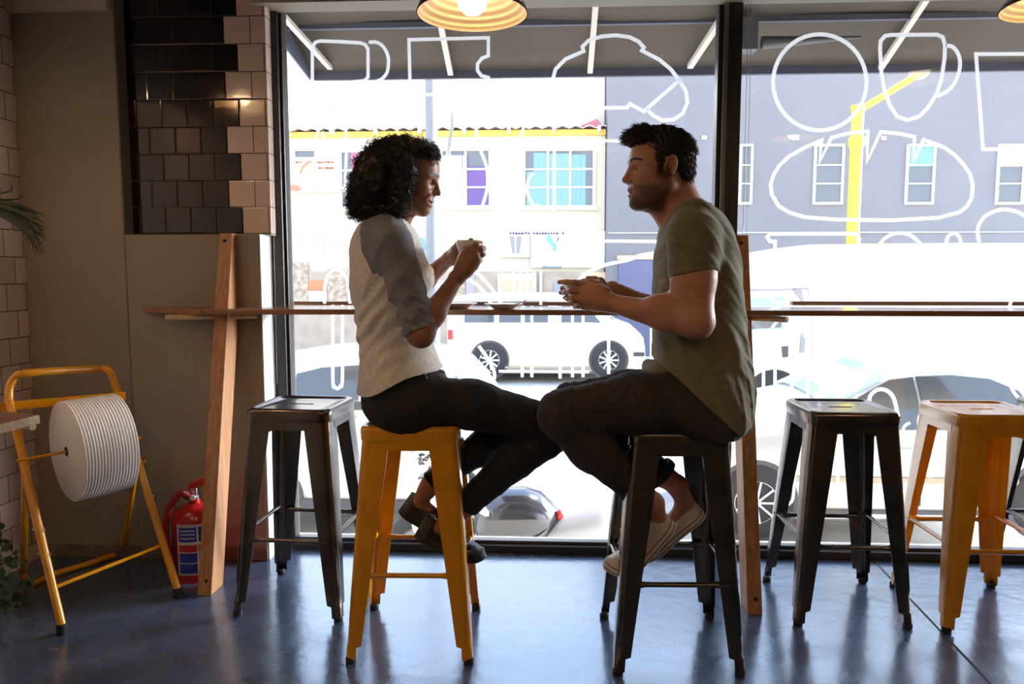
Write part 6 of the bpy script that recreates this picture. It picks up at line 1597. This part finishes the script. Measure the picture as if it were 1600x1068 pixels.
# hair core
Vh = Vol(w3(610, 275, YWn)-.21, w3(610, 275, YWn)+.21, .0036)
Vh.ell(w3(613, 262, YWn), (.098, .098, .084), .02); Vh.ell(w3(592, 288, YWn), (.080, .098, .082), .03); Vh.ell(w3(575, 310, YWn), (.050, .080, .046), .03); Vh.ell(w3(634, 241, YWn), (.076, .080, .050), .03); Vh.ell(w3(666, 238, YWn-.01), (.030, .052, .027), .02)
for s in (1, -1): Vh.cap(w3(632, 262, YWn+s*.082), w3(624, 318, YWn+s*.086), .034, .026, .02)
Vh.cap(w3(618, 330, YWn-.08), w3(560, 322, YWn-.05), .020, .026, .02)
fc = lambda p, r: Vh.ell(TW(p), np.array(r)*scW, .008, 'sub', RW)
fc((.098, 0, -.030), (.062, .085, .072)); fc((.090, 0, -.090), (.060, .11, .05)); fc((.112, 0, .022), (.05, .072, .040))
Vh.ell(w3(618, 362, YWn), (.09, .13, .036), .006, 'sub')
Vh.disp(lambda X, Y, Z: -.004*np.sin(X*140+np.sin(Z*90)*2)*np.sin(Z*150+Y*60)-.003*np.sin(Y*170+X*80))
Ph, Qh = Vh.mesh(); hw_ = npmesh('hair', Ph, Qh, M['hair_w'], woman)
# ringlets
def ringlets(P, n, seed, cen, sel, Lr=(.018, .040), rr=(.004, .0075), wire=.00115, down=.5, out=.55):
    rg = np.random.default_rng(seed); idx = np.where(sel)[0]; VV = []; FF = []; base = 0
    NS, NR = 30, 4; ca = np.cos(np.arange(NR)*2*np.pi/NR); sa = np.sin(np.arange(NR)*2*np.pi/NR)
    for i in rg.choice(idx, n):
        p = P[i]; d = p-cen; d /= np.linalg.norm(d); ax = d*out+np.array((0, 0, -down))+rg.normal(0, .38, 3); ax /= np.linalg.norm(ax)
        L0 = rg.uniform(*Lr); r0 = rg.uniform(*rr); turns = rg.uniform(1.6, 3.2); ph = rg.uniform(0, 6.28)
        a = np.cross(ax, (0.3, .8, .2)); a /= np.linalg.norm(a); b_ = np.cross(ax, a); t = np.linspace(0, 1, NS)
        an = ph+t*turns*2*np.pi; rad = r0*(.6+.5*np.sin(np.pi*t)); q = p-d*.008+ax*(t*L0)[:, None]+a*(rad*np.cos(an))[:, None]+b_*(rad*np.sin(an))[:, None]
        tg = np.gradient(q, axis=0); tg /= np.linalg.norm(tg, axis=1)[:, None]; n1 = np.cross(tg, ax); n1 /= np.linalg.norm(n1, axis=1)[:, None]+1e-9; n2 = np.cross(tg, n1)
        w_ = wire*(1-.75*t**3)
        ring = q[:, None, :]+(n1[:, None, :]*ca[None, :, None]+n2[:, None, :]*sa[None, :, None])*w_[:, None, None]
        VV.append(ring.reshape(-1, 3)); k = np.arange(NS-1)[:, None]*NR; j = np.arange(NR)[None, :]; j2 = (j+1) % NR
        FF.append(np.stack([(k+j).ravel(), (k+j2).ravel(), (k+NR+j2).ravel(), (k+NR+j).ravel()], 1)+base); base += NS*NR
    return np.concatenate(VV), np.concatenate(FF)
cen = w3(605, 272, YWn)
hl2 = head_local(Ph, oW, RW, scW)
facey = (hl2[:,0] > .055) & (hl2[:,2] < .065)
Pv, Fq = ringlets(Ph, 2600, 11, cen, ~facey & (np.linalg.norm(Ph-cen, axis=1) > .065))
P2, F2 = ringlets(Ph, 420, 12, cen, (Ph[:,2] < w3(600, 300, YWn)[2]) & (Ph[:,0] < w3(600, 300, YWn)[0]), (.025, .045), down=.8, out=.5)
P3, F3 = ringlets(Ph, 160, 13, cen, (hl2[:,0] > .06) & (hl2[:,2] > .05), (.018, .032), down=.5, out=.7)
Pv2 = np.concatenate([Pv, P2, P3]); Fq2 = np.concatenate([Fq, F2+len(Pv), F3+len(Pv)+len(P2)])
npmesh('ringlet', Pv2, Fq2, M['hair_w'], hw_)['kind'] = 'stuff'
# raglan shirt
Vt = Vol((w3(545, 600, YWn)[0]-.03, 1.99, w3(640, 640, YWn)[2]-.02), (w3(705, 560, YWn)[0]+.05, 2.60, w3(610, 325, YWn)[2]+.03), .0032)
rag = keys([(336, 586, 626, .055), (343, 574, 636, .090), (352, 565, 642, .125), (365, 559, 648, .148), (390, 553, 660, .160), (430, 550, 666, .152), (480, 556, 670, .142), (530, 563, 674, .136), (565, 565, 686, .160), (590, 565, 696, .182), (622, 566, 702, .192)], YWn)
Vt.loft(rag, YWn, .02, 2.2)
for s in (1, -1): Vt.ell(w3(652, 434, YWn+s*.06), (.050, .058, .052), .03)
wcN = weN+(wsN-weN)*.10
for sh, el, c_, sy in ((wsN, weN, w3(656, 513, 2.095), -1), (wsF, weF, weF, 1)):
    Vt.cap(w3(606, 362, YWn+sy*.09), sh, .052, .056, .03); Vt.cap(sh, sh+(c_-sh)*.5, .057, .052, .025)
    Vt.cap(sh+(c_-sh)*.5, c_+(c_-sh)*.15, .052, .048, .016, clip=(c_, (.38, 0, -.92) if sy < 0 else (.8, 0, -.6)))
Vt.disp(lambda X, Y, Z: fold(X, Y, Z, .9, a=(-11., 4., 17.), amp=.0040))
ar = wsN+(weN-wsN)*.8
Vt.disp(lambda X, Y, Z: .0028*np.sin((Z*1.0+X*.45)*260+np.sin(Y*40)*1.5)*np.exp(-((X-ar[0])**2+(Y-ar[1])**2+(Z-ar[2])**2)/.0045))
Vt.disp(lambda X, Y, Z: .0035*np.sin((Z*.9-X*.6)*120+np.sin(X*30)*2)*np.exp(-((Z-w3(600,500,YWn)[2])/.12)**2)*(Y < YWn+.02))
# curved shirt-tail hem
h0 = w3(567, 604, YWn); h1 = w3(690, 577, YWn)
q = Vt._win(Vt.lo, Vt.lo+Vt.h*Vt.n); sl, X, Y, Z = q
u = (X-h0[0])/(h1[0]-h0[0]); hemz = h0[2]+(h1[2]-h0[2])*np.clip(u, -.3, 1.2)-.020*np.exp(-((u-.22)/.28)**2)+.012*np.exp(-((u-.75)/.25)**2)
Vt.comb(sl, -(hemz-Z)+0*Y+0*X, 0, 'sub') if False else Vt.comb(sl, (Z-hemz+0*Y).astype(np.float32), 0, 'sub')
Vt.cap(TW((-.022, 0, -.035)), w3(606, 343, YWn), .0500, .0540, .004, 'sub'); Vt.cap(w3(628, 330, YWn), w3(616, 346, YWn), .040, .044, .004, 'sub')
P, Q = Vt.mesh(); del Vt
cream = np.array((.84, .78, .70)); grey = np.array((.20, .205, .245))
# raglan seam: a line from the collar to the armpit on each side
pa = w3(577, 343, YWn); pb = w3(583, 392, YWn); pc_ = w3(603, 432, YWn); pd = w3(622, 478, YWn); pe = w3(640, 530, YWn)
zz = np.array([pe[2], pd[2], pc_[2], pb[2], pa[2]]); xx = np.array([pe[0]-.005, pd[0]-.002, pc_[0], pb[0], pa[0]])
lim = np.interp(P[:,2], zz, xx)
ay = np.abs(P[:,1]-YWn)
hiZ = P[:,2] > pc_[2]
isg = (P[:,0] > lim) & (ay > .070+.09*np.clip((pa[2]-P[:,2])/(pa[2]-pc_[2]), 0, 1)) & hiZ
# the arm itself
def nearseg(P, a, b):
    ba = b-a; t = np.clip(((P-a) @ ba)/(ba @ ba), 0, 1); return np.linalg.norm(P-a-t[:, None]*ba, axis=1)
arm = ((nearseg(P, wsN, weN) < .067) | (nearseg(P, wsF, weF) < .067)) & (ay > np.where(hiZ, .125, .158))
isg = isg | (arm & (P[:,0] > lim-.012))
col = np.where(isg[:, None], grey, cream)
raglan = npmesh('raglan_shirt', P, Q, M['raglan'], woman, col)
cc = w3(602, 343, YWn); b = MB(); ring = []
for i in range(40):
    a = 2*math.pi*i/40; ring.append((cc[0]+.062*math.cos(a), YWn+.064*math.sin(a), cc[2]-.012*math.cos(a)+.002))
M['grey_rib'] = mat('grey_rib_collar', (.15, .15, .165), .9)
b.tube(ring, .0065, 8, closed=True); build('collar', b, M['grey_rib'], raglan, smooth=True)
# black jeans
Vj = Vol((w3(560, 650, YWn)[0]-.03, 2.05, w3(700, 812, 2.2)[2]-.03), (w3(915, 650, 2.3)[0]+.04, 2.58, w3(640, 570, YWn)[2]+.03), .0034)
Vj.loft(keys([(582, 574, 694, .140), (596, 572, 698, .158), (615, 570, 706, .178), (638, 575, 705, .182), (654, 590, 698, .170), (662, 606, 690, .150)], YWn), YWn, .02, 2.5)
Vj.cap(w3(640, 622, 2.215), w3(740, 632, 2.225), .079, .072, .03); Vj.cap(w3(740, 632, 2.225), wkN, .072, .056, .03)
Vj.cap(wkN, w3(800, 722, 2.262), .056, .057, .02); Vj.cap(w3(800, 722, 2.262), w3(727, 790, 2.240), .056, .041, .02)
Vj.cap(w3(640, 620, 2.375), w3(735, 632, 2.41), .077, .068, .03); Vj.cap(w3(735, 632, 2.41), wkF, .068, .052, .03); Vj.cap(wkF, w3(752, 700, 2.41), .052, .053, .02); Vj.cap(w3(752, 700, 2.41), w3(676, 752, 2.378), .052, .038, .02)
Vj.disp(lambda X, Y, Z: fold(X, Y, Z, 2.2, a=(15., 4., 12.), amp=.0020))
Vj.cut(w3(727, 792, 2.24), (-.60, 0, -.80), 0, w3(727, 792, 2.24)-.07, w3(727, 792, 2.24)+.07); Vj.cut(w3(676, 754, 2.378), (-.72, 0, -.69), 0, w3(676, 754, 2.378)-.07, w3(676, 754, 2.378)+.07)
P, Q = Vj.mesh(); del Vj
jw = npmesh('jeans', P, Q, M['jean_w'], woman)
for px, py in ((667, 590), (665, 585)):
    b = MB(); b.ball(w3(px, py, 2.122), (.0035, .002, .0035), 10, 6); build('rivet', b, M['rivet'], jw, smooth=True)
shoe(woman, 'lace_up_shoe', [(648, 834), (672, 848), (700, 861), (726, 870), (745, 872), (760, 868)], 2.235, .041, 1, M['shoe_b'], M['sole_b'], M['lace_b'], [], -1, hgt=(.066, .054, .060, .034))
shoe(woman, 'lace_up_shoe', [(623, 797), (645, 812), (670, 826), (694, 838), (712, 842), (726, 840)], 2.375, .041, 1, M['shoe_b'], M['sole_b'], M['lace_b'], [], -1, hgt=(.066, .054, .060, .034))
cup(733, 375.5, 2.268, .0395, .060, "white coffee cup in the woman's hands", (-.3, .95))
# ================================================================== LIGHT
w = bpy.data.worlds.new('sky'); SC.world = w; w.use_nodes = True
nt = w.node_tree; bg = nt.nodes['Background']
tc = nt.nodes.new('ShaderNodeTexCoord'); sx = nt.nodes.new('ShaderNodeSeparateXYZ'); nt.links.new(tc.outputs['Generated'], sx.inputs[0])
cr = nt.nodes.new('ShaderNodeValToRGB'); cr.color_ramp.elements[0].position = .0; cr.color_ramp.elements[1].position = .8
cr.color_ramp.elements[0].color = (1.0, .985, .96, 1); cr.color_ramp.elements[1].color = (.40, .60, 1.0, 1)
e = cr.color_ramp.elements.new(.30); e.color = (.82, .90, 1.0, 1)
nt.links.new(sx.outputs['Z'], cr.inputs[0]); nt.links.new(cr.outputs[0], bg.inputs['Color'])
# glow added low in the sky at right to brighten right-facing sides
dn = nt.nodes.new('ShaderNodeVectorMath'); dn.operation = 'DOT_PRODUCT'; dn.inputs[1].default_value = Vector((.88, .40, .26)).normalized(); nt.links.new(tc.outputs['Generated'], dn.inputs[0])
mx0 = nt.nodes.new('ShaderNodeMath'); mx0.operation = 'MAXIMUM'; mx0.inputs[1].default_value = 0.0; nt.links.new(dn.outputs['Value'], mx0.inputs[0])
pw = nt.nodes.new('ShaderNodeMath'); pw.operation = 'POWER'; pw.inputs[1].default_value = 28.0; nt.links.new(mx0.outputs[0], pw.inputs[0])
ma = nt.nodes.new('ShaderNodeMath'); ma.operation = 'MULTIPLY_ADD'; ma.inputs[1].default_value = 250.0; ma.inputs[2].default_value = 4.4; nt.links.new(pw.outputs[0], ma.inputs[0]); nt.links.new(ma.outputs[0], bg.inputs['Strength'])
sd = bpy.data.lights.new('sun', 'SUN'); sd.energy = 11.0; sd.angle = R(.6); sd.color = (1.0, .93, .82)
so = bpy.data.objects.new('sun', sd); C.objects.link(so)
so.rotation_euler = Vector((.45, .42, .95)).to_track_quat('Z', 'Y').to_euler()
SC.view_settings.view_transform = 'Standard'; SC.view_settings.look = 'None'; SC.view_settings.gamma = 1.0
SC.view_settings.exposure = 0.1
SC.view_settings.use_curve_mapping = False
try:
    SC.cycles.use_denoising = True; SC.cycles.denoiser = 'OPENIMAGEDENOISE'
    SC.cycles.max_bounces = 8; SC.cycles.diffuse_bounces = 4; SC.cycles.glossy_bounces = 4; SC.cycles.transparent_max_bounces = 12
    SC.cycles.sample_clamp_indirect = 6.0; SC.cycles.caustics_reflective = False; SC.cycles.caustics_refractive = False
except Exception: pass
